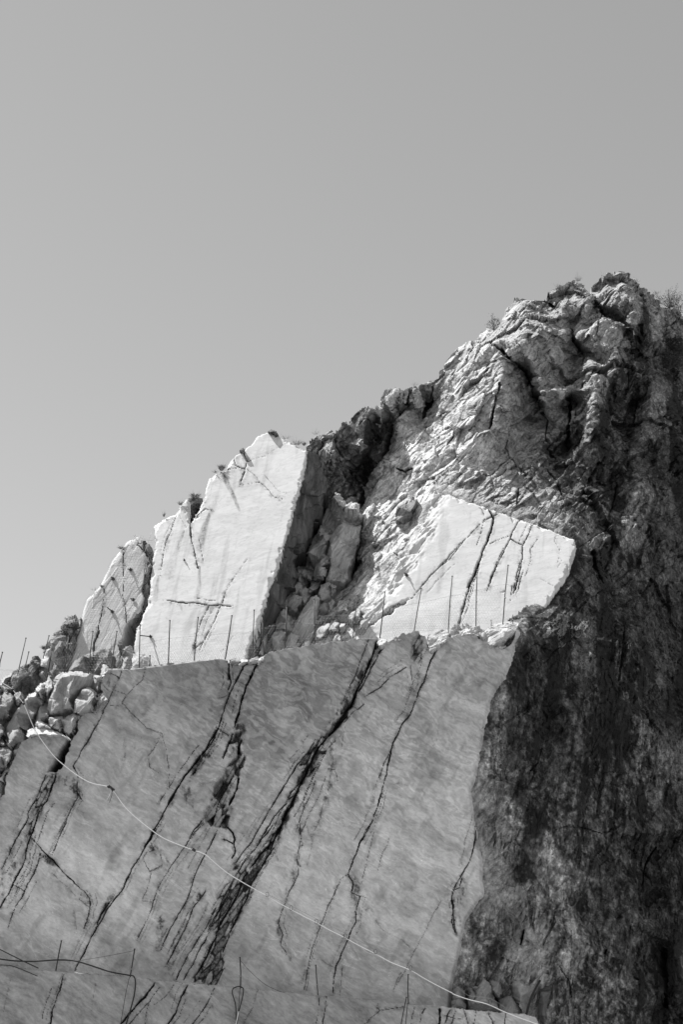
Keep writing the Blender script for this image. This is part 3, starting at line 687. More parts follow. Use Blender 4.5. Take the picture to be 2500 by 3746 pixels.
peak_clefts = [(C((330, 520), (400, 570), (450, 620), (560, 720), (600, 790), (640, 900)), 20, .7, .9), (C((400, 780), (385, 880), (350, 1000), (335, 1080)), 16, .6, .9), (C((845, 850), (852, 960), (835, 1080), (830, 1200)), 18, .7, .95),
    (C((860, 440), (865, 520), (900, 570), (940, 610), (925, 680)), 18, .7, .9), (C((1000, 260), (1060, 350), (1115, 405)), 16, .6, .9), (C((1290, 800), (1270, 880), (1250, 1050)), 14, .5, .8), (C((1150, 1430), (1110, 1590)), 16, .5, .8),
    (B((1110, 440), (1060, 600), (990, 720), (930, 820), (900, 960)), 26, .8, .9), (B((1385, 150), (1350, 270), (1300, 390)), 20, .7, .85), (B((1215, 230), (1190, 330), (1140, 420)), 20, .7, .9), (B((745, 500), (760, 580), (820, 680)), 14, .5, .9),
    (B((930, 1060), (900, 1200), (850, 1370), (800, 1470)), 26, .8, .9), (I((1405, 330), (1330, 450), (1310, 600)), 10, .4, .8), (I((555, 870), (530, 970)), 12, .4, .9), (D((1190, 500), (1180, 700), (1160, 850)), 12, .4, .8),
    (I((1440, 985), (1450, 1150), (1465, 1370)), 34, 1.0, .95), (C((680, 265), (740, 300)), 20, .6, .9), (C((990, 210), (1010, 260), (1060, 330)), 10, .4, .7), (C((470, 1090), (440, 1200), (490, 1300), (570, 1380)), 8, .3, .7), (C((520, 1450), (510, 1560)), 10, .3, .7),
    (B((1130, 720), (1180, 740), (1230, 715)), 10, .4, .8), (B((1410, 370), (1450, 355)), 14, .4, .9), (C((20, 975), (70, 960)), 12, .4, .9), (C((150, 1080), (110, 1140), (60, 1190)), 7, .25, .7), (C((280, 1010), (200, 1090)), 7, .25, .7), (C((1050, 350), (1030, 480)), 9, .3, .7),
    (C((1190, 430), (1170, 560), (1190, 690)), 9, .3, .7), (C((640, 930), (700, 1010), (690, 1150), (760, 1250)), 12, .4, .8), (C((980, 1400), (1060, 1250)), 10, .35, .8), (C((800, 1500), (760, 1400), (700, 1330)), 10, .35, .8), (D((1000, 20), (1010, 120), (1060, 230)), 34, 1.0, .9),
    (C((910, 830), (1000, 700), (1050, 720)), 8, .3, .7), (C((1230, 700), (1215, 820), (1190, 900)), 8, .3, .8), (D((670, 1280), (640, 1380), (600, 1430)), 10, .25, .9), (I((1080, 1000), (1065, 1030)), 14, .4, .9), (I((900, 215), (1000, 240), (1060, 260)), 8, .25, .7), (I((780, 1100), (840, 1200), (860, 1300)), 7, .2, .7)]
def mountain_shape(U, V, co):
    up = sstep(2350, 2000, V)
    h1, cr, rr = rock_detail(co, 11, 54, 1.0, 1.0, 1.8, .75)
    h2 = np.zeros(len(U), np.float32); cm = np.nonzero((U > 1600) & (V > 1850))[0]
    hh_, cc_, _ = rock_detail(co[cm], 21, 82, .62, .75, 2.4, .45); h2[cm] = hh_; cr = cr * (1 - .5 * sstep(2100, 2400, V)); cr[cm] = np.maximum(cr[cm] * (1 - .7 * sstep(2000, 2300, V[cm])), .25 * cc_ * sstep(1900, 2200, V[cm]))
    flat = sstep(1900, 2120, U) * sstep(1950, 2450, V)          # the cliff beside the bench is smoother
    near_edge = np.minimum(segdist(WEDGE_TOP + WEDGE_RIGHT, U, V)[0], segdist(WEDGE_LEFT, U, V)[0] * 1.0)
    calm = np.clip(near_edge / 60, .15, 1)
    eb = segdist(BENCH_EDGE, U, V)[0]
    calm = np.minimum(calm, np.clip(eb / 70, .12, 1))
    fl_ = np.maximum(flat, sstep(2250, 2500, V))
    h = (h1 * (1 - .75 * fl_) + h2 * fl_) * calm
    h = h + .10 * fbm(co[:, 0] * 2.2, co[:, 1] * 2.2, co[:, 2] * .9, 4, .6, 55) * calm
    hc, sc_ = crack_set(U, V, companions([(l_, w_ * .55, d_ * .8, s_ * .85) for l_, w_, d_, s_ in peak_clefts], 12, 4, .6), 150)
    h = h + hc
    tone = idw(TONE, U, V, 4.0, 45.0)  # fresh and weathered rock, with sunlit and shaded sides also put into the colour
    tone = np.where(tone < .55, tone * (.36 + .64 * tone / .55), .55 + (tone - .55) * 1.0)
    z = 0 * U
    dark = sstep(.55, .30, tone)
    # black algae running down the weathered cliff, paler lichen patches (shape of their own)
    run = fbm(co[:, 0] * .85 - .22 * co[:, 2], co[:, 1] * .2, co[:, 2] * .10, 5, .55, 70)
    spots = fbm(co[:, 0] * 1.1, co[:, 1] * 1, co[:, 2] * .9, 6, .68, 72)
    b = math.radians(-52)
    fl = fbm((co[:, 0] * math.cos(b) + co[:, 2] * math.sin(b)) * 1.2, co[:, 1], (-co[:, 0] * math.sin(b) + co[:, 2] * math.cos(b)) * 5, 4, .65, 74)
    spk = fbm(co[:, 0] * 5, co[:, 1] * 5, co[:, 2] * 3.6, 3, .6, 76)
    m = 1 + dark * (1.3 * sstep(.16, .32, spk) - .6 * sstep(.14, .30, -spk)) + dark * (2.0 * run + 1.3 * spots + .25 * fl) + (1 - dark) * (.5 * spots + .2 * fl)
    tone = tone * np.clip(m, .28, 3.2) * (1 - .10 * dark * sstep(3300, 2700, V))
    stain_shade = np.clip(cr * .7 * calm, 0, .8) + dark * .55 * sstep(.10, .30, -run - .25 * spots)
    alg = smears(U, V, cliff_smears, 160)
    pale = smears(U, V, cliff_pale, 161)
    tone = tone * (1 - .72 * np.clip(alg * 1.2, 0, 1)) * (1 + 1.1 * pale * np.clip(.5 + 2 * spots, 0, 1.5))
    stain_shade = np.maximum(np.maximum(stain_shade, sc_), .5 * alg)
    return h, {'tone': tone, 'stain_shade': np.clip(stain_shade, 0, .9), 'matsel': (dark + .25 * spots > .5).astype(np.float32)}
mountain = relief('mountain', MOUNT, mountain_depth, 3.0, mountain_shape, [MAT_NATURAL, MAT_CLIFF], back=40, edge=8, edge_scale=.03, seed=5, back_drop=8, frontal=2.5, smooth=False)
tag(mountain, kind='structure')

# the mountainside going on to both sides of the picture
def flank_shape(seed, tone):
    def f(U, V, co):
        h, cr, r = rock_detail(co, seed, 52, 2.2, .8)
        return h, {'tone': tone * (1 + .8 * fbm(co[:, 0] * .4, co[:, 1] * .4, co[:, 2] * .3, 4, .6, seed + 1)), 'stain_shade': cr * .5}
    return f
right_poly = O((2660, 1290), (2800, 1380), (3100, 1500), (3500, 1750), (4000, 2100), (4500, 2500), (4500, 4100), (2660, 4100))
tag(relief('mountainside_terrain', right_poly, lambda U, V: BASEF(np.minimum(U, 2690.), V) + .8 + .004 * np.clip(U - 2690, -100, 4000), 14, flank_shape(301, .22), MAT_CLIFF, back=30, edge=20, edge_scale=.01, seed=302, back_drop=8, frontal=2, smooth=False), kind='structure')
left_poly = O((-1900, 3000), (-1500, 2900), (-1100, 2740), (-700, 2640), (-400, 2560), (-120, 2500), (10, 2530), (20, 2800), (-100, 3900), (-1900, 3900))
tag(relief('hillside_terrain', left_poly, lambda U, V: BENCH(U, V) + 3.2 + .0035 * np.clip(3000 - V, -800, 600), 14, flank_shape(311, .6), MAT_NATURAL, back=30, edge=20, edge_scale=.01, seed=312, back_drop=8, frontal=2, smooth=False), kind='structure')

# ------------------------------------------------------------------ white sawn buttress with its dark side wall
BUTT_RIGHT = B((570, 600), (560, 690), (540, 800), (500, 920), (470, 1050), (430, 1180), (400, 1290), (370, 1390), (330, 1480), (300, 1590), (270, 1680), (235, 1770), (200, 1850), (180, 1960))
BUTT_POLY = A((975, 735), (990, 720), (1040, 690), (1080, 668), (1115, 655), (1140, 615), (1165, 580), (1185, 565), (1205, 575), (1210, 600), (1207, 640), (1210, 715), (1230, 690), (1260, 640),
              (1285, 590), (1300, 540), (1310, 490), (1330, 430), (1370, 400), (1395, 388), (1440, 378), (1455, 330), (1480, 300)) + \
            B((100, 640), (140, 610), (165, 592), (215, 550), (240, 510), (300, 485), (335, 490), (380, 505), (440, 540), (500, 570)) + BUTT_RIGHT + \
            O((880, 2500), (470, 2500)) + A((840, 1640), (850, 1500), (868, 1390), (905, 1310), (935, 1230), (950, 1150), (957, 1050), (968, 950), (985, 840), (980, 760))
butt_cracks = [
    (A((1210, 715), (1222, 830), (1235, 880), (1255, 970), (1265, 1010)), 3.5, .12, .9), (A((1210, 715), (1185, 750), (1130, 640), (1140, 615)), 1.0, .03, .5),
    (A((1220, 700), (1270, 660), (1310, 630), (1350, 640)), 2.0, .06, .8), (A((1140, 620), (1110, 710), (1070, 810), (1045, 900), (1020, 1060)), 2.0, .05, .8),
    (A((1095, 690), (1115, 710)), 2, .05, .8), (A((1060, 1210), (1140, 1225), (1250, 1230), (1320, 1240), (1415, 1243), (1480, 1250)), 3.2, .1, .9),
    (A((1330, 1245), (1290, 1330), (1255, 1430), (1240, 1520)), 2.5, .06, .75), (A((1410, 1245), (1370, 1340), (1310, 1450), (1270, 1530)), 2.5, .06, .7),
    (A((1495, 1065), (1450, 1120), (1430, 1200), (1415, 1245)), 1.6, .04, .7), (A((1440, 385), (1510, 370), (1568, 375)), 1.6, .05, .9),
    (A((1490, 300), (1500, 350), (1545, 378)), 3.2, .1, 1), (A((1556, 270), (1565, 310)), 2.5, .1, 1), (A((1565, 385), (1550, 420), (1535, 460)), 2.2, .06, .9),
    (B((150, 600), (165, 640), (185, 675), (215, 665)), 3, .1, 1), (B((180, 680), (175, 710), (165, 725), (110, 710)), 2.5, .08, .95), (B((170, 710), (210, 750), (260, 800), (320, 860), (350, 905), (410, 915)), 1.8, .05, .85),
    (B((165, 740), (150, 790), (140, 810)), 1.8, .05, .8), (B((120, 825), (200, 820), (260, 810)), 1.3, .04, .6), (B((200, 670), (300, 640), (420, 560)), .9, .02, .35),
    (B((440, 535), (500, 570), (560, 590)), 3, .08, .9), (B((0, 745), (50, 735), (120, 720)), 1.6, .05, .8), (B((180, 1300), (90, 1430), (40, 1530), (0, 1640)), 1.3, .03, .45),
    (B((0, 1590), (80, 1595)), 2, .05, .6), (A((1300, 560), (1310, 600)), 1.4, .04, .6), (A((1490, 1440), (1420, 1530)), 1.0, .03, .3), (A((1230, 1520), (1300, 1480), (1330, 1400)), 2, .05, .6)]
butt_smears = [  # dark wash stains: line, half width px at start, at end, strength
    (A((1345, 640), (1300, 760), (1275, 880)), 5, 22, .55), (A((1270, 1000), (1270, 1120), (1255, 1200)), 6, 14, .40), (A((1172, 770), (1120, 920), (1080, 1050)), 5, 22, .36),
    (A((1010, 1060), (990, 1200)), 5, 14, .40), (A((1410, 395), (1455, 470), (1500, 560), (1530, 640)), 12, 3, .55), (A((1140, 1230), (1160, 1275)), 10, 4, .4), (B((190, 720), (180, 780)), 4, 6, .3),
    (B((10, 740), (70, 850), (130, 990)), 12, 4, .5), (A((1240, 1500), (1240, 1540)), 12, 12, .7), (A((1350, 1250), (1345, 1290)), 14, 6, .4), (A((1020, 1240), (1100, 1230)), 8, 10, .2), (A((1215, 720), (1260, 800)), 4, 10, .25)]
def butt_shape(U, V, co):
    h, st = crack_set(U, V, companions(butt_cracks, 8, 1.8, .35), 30)
    st2 = np.clip(1.5 * smears(U, V, butt_smears, 33), 0, .9)
    drip = sstep(.10, .45, fbm(co[:, 0] * 2.2 - .3 * co[:, 2], 0 * U, co[:, 2] * .22, 4, .6, 35)) * .16
    h = h + .02 * fbm(co[:, 0] * .6, co[:, 1] * .6, co[:, 2] * .6, 3, .5, 31) + .004 * fbm(co[:, 0] * 6, co[:, 1] * 6, co[:, 2] * 6, 3, .5, 32)
    e, _ = segdist(BUTT_POLY, U, V, True)
    h = h - .07 * sstep(10, 0, e + 26 * fbm(U * .035, V * .035, 0 * U, 4, .6, 37)) - .05 * sstep(8, 0, e)
    tone = 1 - drip - .35 * np.clip(st2, 0, 1) + .10 * fbm(co[:, 0] * .4, co[:, 1] * 2, co[:, 2] * 1.2, 5, .62, 34)
    return h, {'tone': tone, 'stain_shade': np.clip(np.maximum(st, .62 * st2), 0, 1)}
buttress = relief('marble_buttress', BUTT_POLY, BUTT, 2.6, butt_shape, MAT_SAWN, back=6, edge=3, edge_scale=.05, seed=12)
tag(buttress, 'tall white sawn marble buttress with grass tufts, standing left of the dark gully', 'rock face')
wall_poly = BUTT_RIGHT + O((1030, 2480)) + B((420, 1560), (500, 1440), (510, 1320), (580, 1180), (640, 1000), (690, 800), (660, 690), (620, 620))
def wall_depth(U, V):
    vs = np.array([p[1] for p in BUTT_RIGHT]); us = np.array([p[0] for p in BUTT_RIGHT])
    ue = np.interp(V, vs, us)
    return BUTT(ue, V) + .05 + np.clip(U - ue, -5, 400) * .034
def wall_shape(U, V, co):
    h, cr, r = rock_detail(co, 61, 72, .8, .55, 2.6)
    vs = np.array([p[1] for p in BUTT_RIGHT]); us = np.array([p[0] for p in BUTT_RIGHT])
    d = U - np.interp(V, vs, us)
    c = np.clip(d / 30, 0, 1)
    return h * c, {'tone': .5 + .4 * fbm(co[:, 0] * 1.5, co[:, 1], co[:, 2] * .7, 4, .6, 62), 'stain_shade': cr * .6 * c}
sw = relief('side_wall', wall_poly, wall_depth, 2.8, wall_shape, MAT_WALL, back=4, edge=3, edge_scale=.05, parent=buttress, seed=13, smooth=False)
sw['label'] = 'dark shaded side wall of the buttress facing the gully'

# ------------------------------------------------------------------ white sawn wedge under the peak
wedge_poly = WEDGE_TOP + WEDGE_RIGHT + O((1900, 2420), (1500, 2520), (1250, 2480)) + WEDGE_LEFT[::-1]
wedge_cracks = [
    (C((325, 1585), (360, 1650), (340, 1740), (300, 1840), (260, 1940), (220, 2040), (190, 2091)), 6.5, .35, 1), (D((300, 0), (260, 130), (210, 240), (180, 340), (155, 430), (135, 505)), 7, .4, 1),
    (C((400, 1610), (350, 1640), (310, 1660)), 3, .1, .8), (C((310, 1650), (240, 1720), (140, 1820), (60, 1910), (0, 1970)), 2.4, .06, .8), (B((1568, 1180), (1480, 1290), (1420, 1340), (1350, 1410), (1290, 1480), (1230, 1550)), 3, .08, .85),
    (C((530, 1650), (480, 1740), (465, 1780), (420, 1870), (370, 1970), (330, 2080)), 3.2, .12, .95), (C((465, 1775), (500, 1800), (545, 1820)), 4, .12, .9), (C((460, 1760), (400, 1780), (330, 1810)), 2.4, .06, .8),
    (C((610, 1680), (580, 1760), (545, 1830), (540, 1900), (510, 2000), (490, 2091)), 3.2, .12, .95), (D((430, 0), (390, 80), (350, 180), (320, 280)), 2.4, .08, .85), (D((545, 0), (545, 60), (530, 150), (500, 260), (485, 300)), 5, .14, .9),
    (D((480, 240), (465, 350)), 2.5, .08, .7), (C((770, 1740), (750, 1790), (780, 1850), (770, 1960)), 1.3, .03, .5), (D((800, 80), (770, 140)), 1.2, .03, .4), (D((660, 200), (700, 230), (740, 250)), 1.2, .03, .4),
    (D((690, 320), (720, 300)), 1.5, .03, .6), (B((1230, 1545), (1100, 1600), (1030, 1650), (950, 1730)), 4, .1, .8), (D((100, 30), (50, 90), (0, 140)), 2, .06, .7), (D((250, 150), (230, 280), (190, 400), (160, 480)), 1.8, .05, .7)]
wedge_recess = [(B((1020, 1640), (1060, 1610), (1140, 1585), (1225, 1545), (1200, 1580), (1120, 1620), (1060, 1665), (1020, 1690), (950, 1735), (980, 1690)), .55, .55, 0),
                (D((405, 280), (430, 275), (432, 290), (395, 287)), .15, .7, 0)]
wedge_smear_shadow = [(B((1440, 1330), (1400, 1500)), 8, 14, .32), (B((1330, 1420), (1310, 1560)), 6, 10, .25), (D((30, 100), (10, 240)), 8, 14, .3), (B((1205, 1440), (1235, 1500), (1270, 1550)), 4, 2, .2)]  # last streak is the anchor's cast shadow, put into the colour
def wedge_shape(U, V, co):
    h, st = crack_set(U, V, companions([(l_, w_ * .8, d_, s_) for l_, w_, d_, s_ in wedge_cracks], 9, 2.0, .35), 44)
    h2, s2 = recess_set(U, V, wedge_recess, 46)
    st2 = np.clip(1.5 * smears(U, V, wedge_smear_shadow, 47), 0, .9)
    drip = sstep(.10, .45, fbm(co[:, 0] * 2.2 - .3 * co[:, 2], 0 * U, co[:, 2] * .22, 4, .6, 36)) * .14
    dl, _ = segdist(WEDGE_LEFT, U, V)
    rr, cr, _ = rock_detail(co, 11, 52, .5, .6)
    k = sstep(75, 5, dl + 40 * fbm(U * .02, V * .02, 0 * U, 3, .6, 48))
    chip, e, r = facets(U / 60, V / 60, 49, .4, .6)
    e2, _ = segdist(WEDGE_TOP + WEDGE_RIGHT, U, V)
    h = h + h2 + .02 * fbm(co[:, 0] * .6, co[:, 1] * .6, co[:, 2] * .6, 3, .5, 45) + k * (rr - .1) - .07 * sstep(10, 0, e2 + 26 * fbm(U * .035, V * .035, 0 * U, 4, .6, 38)) - .04 * sstep(8, 0, e2)
    tone = 1.02 - drip - .3 * st2 + .10 * fbm(co[:, 0] * .4, co[:, 1] * 2, co[:, 2] * 1.2, 5, .62, 34) - .08 * k
    return h, {'tone': tone, 'stain_shade': np.clip(np.maximum(np.maximum(st, s2), np.maximum(.5 * st2, k * cr * .6)), 0, 1)}
wedge = relief('marble_wedge', wedge_poly, WEDGE, 2.6, wedge_shape, MAT_SAWN, back=5, edge=2.5, edge_scale=.05, seed=15)
tag(wedge, 'white sawn marble wedge split by slanting cracks below the rugged peak', 'rock face')

# ------------------------------------------------------------------ netted slab at the far end of the ledge
slab_poly = J((780, 1180), (830, 1000), (880, 800), (940, 570), (960, 470), (1000, 360), (1060, 300), (1130, 230)) + A((650, 1100), (690, 1020), (720, 955), (780, 888), (812, 848), (880, 805), (905, 830), (918, 900),
            (950, 940), (945, 1020), (925, 1080), (912, 1150), (925, 1195), (900, 1280), (820, 1360), (800, 1400), (785, 1480), (770, 1600), (700, 1760), (440, 1760))
slab_cracks = [(A((880, 860), (900, 880), (950, 940)), 4, .1, .8), (A((790, 890), (785, 1000), (790, 1080), (782, 1180), (800, 1260), (805, 1360)), 2.2, .08, .9), (A((665, 1130), (660, 1230), (645, 1300), (632, 1360), (625, 1420)), 2.6, .1, .9),
               (A((630, 1400), (600, 1480), (600, 1540)), 8, .15, .8), (A((870, 870), (880, 850), (900, 850)), 2, .05, .7)]
def slab_shape(U, V, co):
    h, st = crack_set(U, V, slab_cracks, 50)
    r, cr, _ = rock_detail(co, 52, 70, .8, .12)
    k = sstep(60, 0, segdist(slab_poly, U, V, True)[0])
    return h + r * (.4 + .8 * k), {'tone': .86 + .12 * fbm(co[:, 0], co[:, 1], co[:, 2], 4, .6, 53), 'stain_shade': np.maximum(st, cr * .25)}
slab = relief('netted_slab', slab_poly, SLABP, 2.6, slab_shape, MAT_SAWN, back=5, edge=3, edge_scale=.05, seed=17, round_px=8, round_m=.4, smooth=False)
tag(slab, 'pale marble slab covered with wire netting and pinned by four anchors', 'rock face')

# ------------------------------------------------------------------ the grey bench: slabs parted by fissures
FISSURE = K((825, 100), (810, 170), (745, 280), (690, 330), (600, 480), (525, 640), (612, 655), (640, 620), (700, 500), (770, 330), (810, 260), (832, 180))
bench_top = E((690, 165), (780, 163), (890, 158), (950, 150), (1070, 135), (1240, 115), (1390, 98), (1455, 106)) + \
    Fc((50, 300), (62, 325), (130, 332), (200, 318), (245, 272), (350, 245), (500, 223), (700, 195), (825, 184), (835, 195), (850, 212), (880, 206), (905, 190), (940, 170), (985, 160), (1040, 155), (1080, 175),
       (1098, 240), (1112, 250), (1160, 215), (1210, 182), (1260, 168), (1340, 172), (1380, 200), (1430, 232), (1490, 245), (1530, 215), (1550, 160))
def jag(line, amp, seed):
    r = random.Random(seed); out = []
    for a, b in zip(line, line[1:]):
        out.append(a[:2]); n = max(1, int(math.dist(a[:2], b[:2]) / 22))
        for k in range(1, n):
            t = (k + r.uniform(-.3, .3)) / n
            out.append((a[0] + (b[0] - a[0]) * t + r.uniform(-amp, amp * .7), a[1] + (b[1] - a[1]) * t + r.uniform(-amp, amp) * .5))
    return out + [line[-1][:2]]
bench_poly = bench_top + jag(BENCH_EDGE, 8, 4) + O((1640, 3850), (-700, 3850), (-700, 2660), (-160, 2590)) + \
    E((-60, 1120), (-20, 1000), (20, 950), (40, 850), (80, 760), (135, 625), (180, 606), (250, 588), (350, 582), (440, 606), (480, 540), (495, 505), (520, 455), (545, 435), (600, 450), (620, 370), (650, 320), (640, 290), (648, 240), (668, 200))
bench_recess = [
    (FISSURE, 1.5, .75, 0), (M((225, 1180), (150, 1250), (0, 1430), (0, 1545), (75, 1480), (150, 1310), (260, 1345), (345, 1350), (300, 1325), (235, 1305), (215, 1270)), .3, .5, .5),
    (M((490, 1000), (575, 1020), (570, 1070), (555, 1180), (570, 1250), (625, 1280), (610, 1400), (560, 1540), (500, 1510), (440, 1620), (400, 1800), (370, 1900), (430, 1870), (500, 1850), (470, 1950), (430, 2050),
        (400, 2130), (330, 2110), (210, 2110), (140, 2000), (240, 1750), (260, 1650), (330, 1550), (400, 1400), (490, 1300), (520, 1180), (430, 1160), (480, 1030)), .45, .62, .6),
    (M((430, 1160), (480, 1040), (500, 1050), (440, 1200), (400, 1290), (355, 1340), (350, 1320)), .35, .55, 0),
    (Fc((830, 190), (880, 200), (850, 250), (770, 380), (720, 500), (690, 600), (600, 690), (560, 790), (500, 880), (440, 960), (400, 1060), (350, 1160), (300, 1290), (240, 1290), (290, 1180), (350, 1080),
        (360, 1010), (400, 960), (425, 880), (405, 870), (460, 780), (510, 725), (580, 660), (640, 560), (700, 500), (745, 385), (790, 290)), .30, .82, 1),
    (G((1530, 130), (1568, 100), (1568, 190), (1480, 330), (1410, 500), (1390, 570), (1300, 700), (1290, 800), (1300, 850), (1270, 950), (1080, 935), (1140, 830), (1180, 740), (1250, 640), (1180, 620), (1220, 480),
       (1280, 370), (1330, 320), (1400, 220), (1470, 190)), .10, .42, .7),
    (K((490, 680), (610, 660), (560, 800), (500, 960), (440, 1060), (380, 1190), (330, 1330), (270, 1560), (250, 1560), (290, 1400), (250, 1290), (300, 1140), (350, 980), (430, 830)), .12, .30, .8),
    (G((640, 430), (680, 420), (600, 520), (560, 600), (520, 650), (530, 610), (580, 500)), .1, .5, 0), (G((1340, 240), (1375, 225), (1370, 270), (1335, 285)), .15, .75, 0),
    (Hc((840, 360), (870, 390), (910, 420), (905, 480), (850, 465), (860, 410)), .12, .5, 0), (M((410, 330), (440, 300), (470, 380), (430, 425), (408, 415)), .3, .7, 0),
    (K((390, 1530), (440, 1490), (520, 1570), (600, 1640), (560, 1650), (470, 1600)), .08, .45, 1), (Fc((1010, 180), (1060, 160), (1080, 260), (1040, 330), (1000, 300)), .12, .35, .8),
    (K((0, 1900), (0, 2060)), .1, .3, 0)]
bench_recess = [r for r in bench_recess if len(r[0]) > 2]
c_ = []
def add(line, w, dep=.12, dirt=.85): c_.append((line, w, dep, dirt))
add(K((610, 660), (580, 760), (530, 870), (500, 960), (430, 1060), (390, 1170), (340, 1320), (290, 1440), (265, 1590), (240, 1660), (140, 1860), (80, 1980), (0, 2110)), 5, .25, .95)
add(K((500, 670), (430, 840), (370, 960), (310, 1090), (280, 1200), (230, 1270), (170, 1380), (80, 1570), (0, 1720)), 3.6, .2)
add(K((1110, 0), (1040, 150), (940, 330), (860, 450), (830, 510), (790, 590), (840, 680), (830, 800), (830, 930), (770, 1040), (700, 1210), (620, 1390), (560, 1550)), 3, .1)
add(K((820, 860), (870, 945)), 4, .1); add(K((740, 1110), (700, 1180), (640, 1300)), 7, .06, .45)
add(K((330, 1360), (400, 1430), (470, 1510), (560, 1590), (640, 1690), (740, 1790), (830, 1870), (900, 1940), (960, 2010), (975, 2090), (940, 2200), (930, 2260), (900, 2340)), 4, .14)
add(K((430, 1570), (380, 1700), (330, 1800), (260, 1940), (200, 2050), (140, 2150), (80, 2340)), 3, .1); add(K((140, 1860), (220, 1910), (260, 1940)), 2.4)
add(K((880, 1940), (850, 2020), (910, 2070), (960, 2110)), 1.6, .04, .7); add(K((800, 2150), (815, 2300), (820, 2350)), 5, .03, .4)
add(K((1175, 2050), (1080, 2190), (1040, 2300)), 5, .15)
add(E((700, 190), (760, 225)), 3.2); add(E((780, 165), (740, 270), (700, 350), (650, 450)), 2.4, .06, .7); add(E((930, 160), (900, 240), (850, 290), (810, 330), (780, 380), (830, 440), (880, 490), (930, 545), (1030, 570), (1000, 640), (950, 720), (950, 790), (1010, 830)), 2, .05, .6)
add(E((1030, 570), (1060, 680), (1075, 800), (1080, 930)), 1.8, .05, .6); add(E((720, 300), (800, 330), (780, 400), (690, 400)), 2, .05, .6); add(E((640, 250), (720, 340)), 2, .06, .6)
add(E((1240, 200), (1180, 350), (1090, 520)), 1.0, .02, .3)
add(M((430, 180), (430, 330), (450, 460), (420, 540)), 5, .2); add(M((620, 230), (560, 350), (500, 470), (430, 600), (380, 760), (340, 880), (310, 980), (240, 1140), (100, 1310), (0, 1440)), 4.5, .22)
add(M((770, 220), (690, 380), (630, 500), (580, 660), (530, 850), (490, 970)), 7, .4, 1); add(M((680, 370), (680, 410)), 8, .3, 1); add(M((480, 1030), (430, 1150), (360, 1330)), 5, .2); add(M((580, 1100), (550, 1180), (545, 1260)), 6, .3, 1)
add(M((550, 1540), (520, 1680), (470, 1780), (435, 1860)), 7, .4, 1); add(M((495, 1510), (420, 1630), (320, 1800), (230, 2100)), 4, .2); add(M((310, 980), (430, 1070)), 3, .1, .7); add(M((400, 2100), (480, 2180), (500, 2260), (480, 2290)), 7, .25, .95)
add(M((370, 2260), (430, 2280), (480, 2300), (500, 2350)), 4, .15); add(M((640, 500), (560, 450)), 2, .05, .6); add(M((300, 640), (410, 600)), 2, .04, .6)
add(E((1390, 540), (1310, 680), (1180, 850), (1100, 980), (1060, 1050), (990, 1180), (920, 1307)), 6, .2, .95); add(G((930, 0), (860, 110), (800, 210), (740, 310), (700, 400), (620, 500), (580, 580), (530, 650), (480, 760), (430, 860)), 4, .14)
add(E((1290, 1130), (1240, 1190), (1180, 1300)), 4, .12); add(G((1170, 0), (1060, 150), (980, 260), (900, 400), (850, 560), (780, 690)), 2.6, .08, .75)
add(G((1250, 50), (1180, 190), (1120, 300), (1100, 380), (1060, 480), (1000, 580), (920, 740)), 3.6, .12); add(G((1180, 400), (1110, 500), (1060, 620), (1000, 740), (950, 840)), 3.2, .1)
add(G((1340, 70), (1345, 130), (1350, 180), (1330, 220)), 4.5, .15); add(G((860, 120), (885, 175), (840, 180), (820, 220), (860, 290), (930, 260), (920, 180)), 2.2, .06, .7); add(G((870, 290), (850, 380), (815, 460), (880, 470)), 2, .05, .6)
add(G((1240, 500), (1180, 620), (1080, 770), (1010, 910)), 4, .12, .8); add(G((1300, 430), (1200, 640), (1100, 830), (1050, 920)), 3.2, .1, .8); add(G((960, 620), (900, 740)), 7, .05, .4)
add(M((1440, 1090), (1330, 1260), (1200, 1420), (1090, 1600), (1000, 1750), (920, 1880), (820, 2050), (700, 2260), (640, 2350)), 3.6, .14); add(M((1100, 1830), (950, 2000), (880, 2110), (740, 2350)), 3.4, .14)
add(G((1510, 10), (1440, 120), (1340, 260)), 3, .1); add(G((1568, 20), (1480, 140), (1380, 260)), 3, .1)
add(M((1420, 1580), (1380, 1720), (1300, 1880), (1240, 2050), (1260, 2200), (1270, 2350)), 2.2, .06, .8); add(M((1550, 1520), (1480, 1720), (1360, 1960), (1250, 2200)), 1.8, .05, .6); add(M((1290, 1800), (1180, 2000)), 2.4, .06, .7)
add(Fc((1185, 160), (1110, 300), (1080, 400), (1040, 480), (1010, 570), (960, 640), (910, 740), (880, 870), (860, 960), (830, 1070), (800, 1150), (740, 1260)), 4, .15); add(Fc((900, 770), (850, 880), (820, 960)), 2, .06, .7)
add(Fc((980, 340), (900, 390), (850, 440), (770, 490)), 3.4, .1); add(Fc((690, 540), (730, 560), (760, 530), (700, 580), (650, 640)), 2.2, .06, .8); add(Fc((1050, 420), (1020, 470), (1000, 330)), 2.4, .06, .6); add(Fc((660, 650), (640, 760)), 2, .05, .5)
add(Fc((890, 958), (940, 945), (985, 955)), 1.2, .03, .5); add(Fc((1150, 640), (1140, 720), (1100, 790)), 1.2, .03, .4); add(Fc((1400, 640), (1370, 660)), 1.6, .04, .5); add(Fc((1340, 1080), (1350, 1180), (1330, 1283)), 3, .08, .7)
add(Fc((570, 870), (610, 880), (620, 940)), 2, .05, .6); add(Fc((450, 1000), (440, 1100), (400, 1200)), 2, .05, .55); add(Fc((560, 1000), (530, 1120), (500, 1200)), 1.8, .04, .5)
add(Hc((985, 0), (940, 60), (900, 150), (860, 250), (840, 310), (830, 345), (860, 400), (850, 460), (905, 480), (880, 560), (875, 620), (880, 640), (840, 720), (790, 840), (750, 930), (740, 1000), (730, 1100)), 3.8, .12)
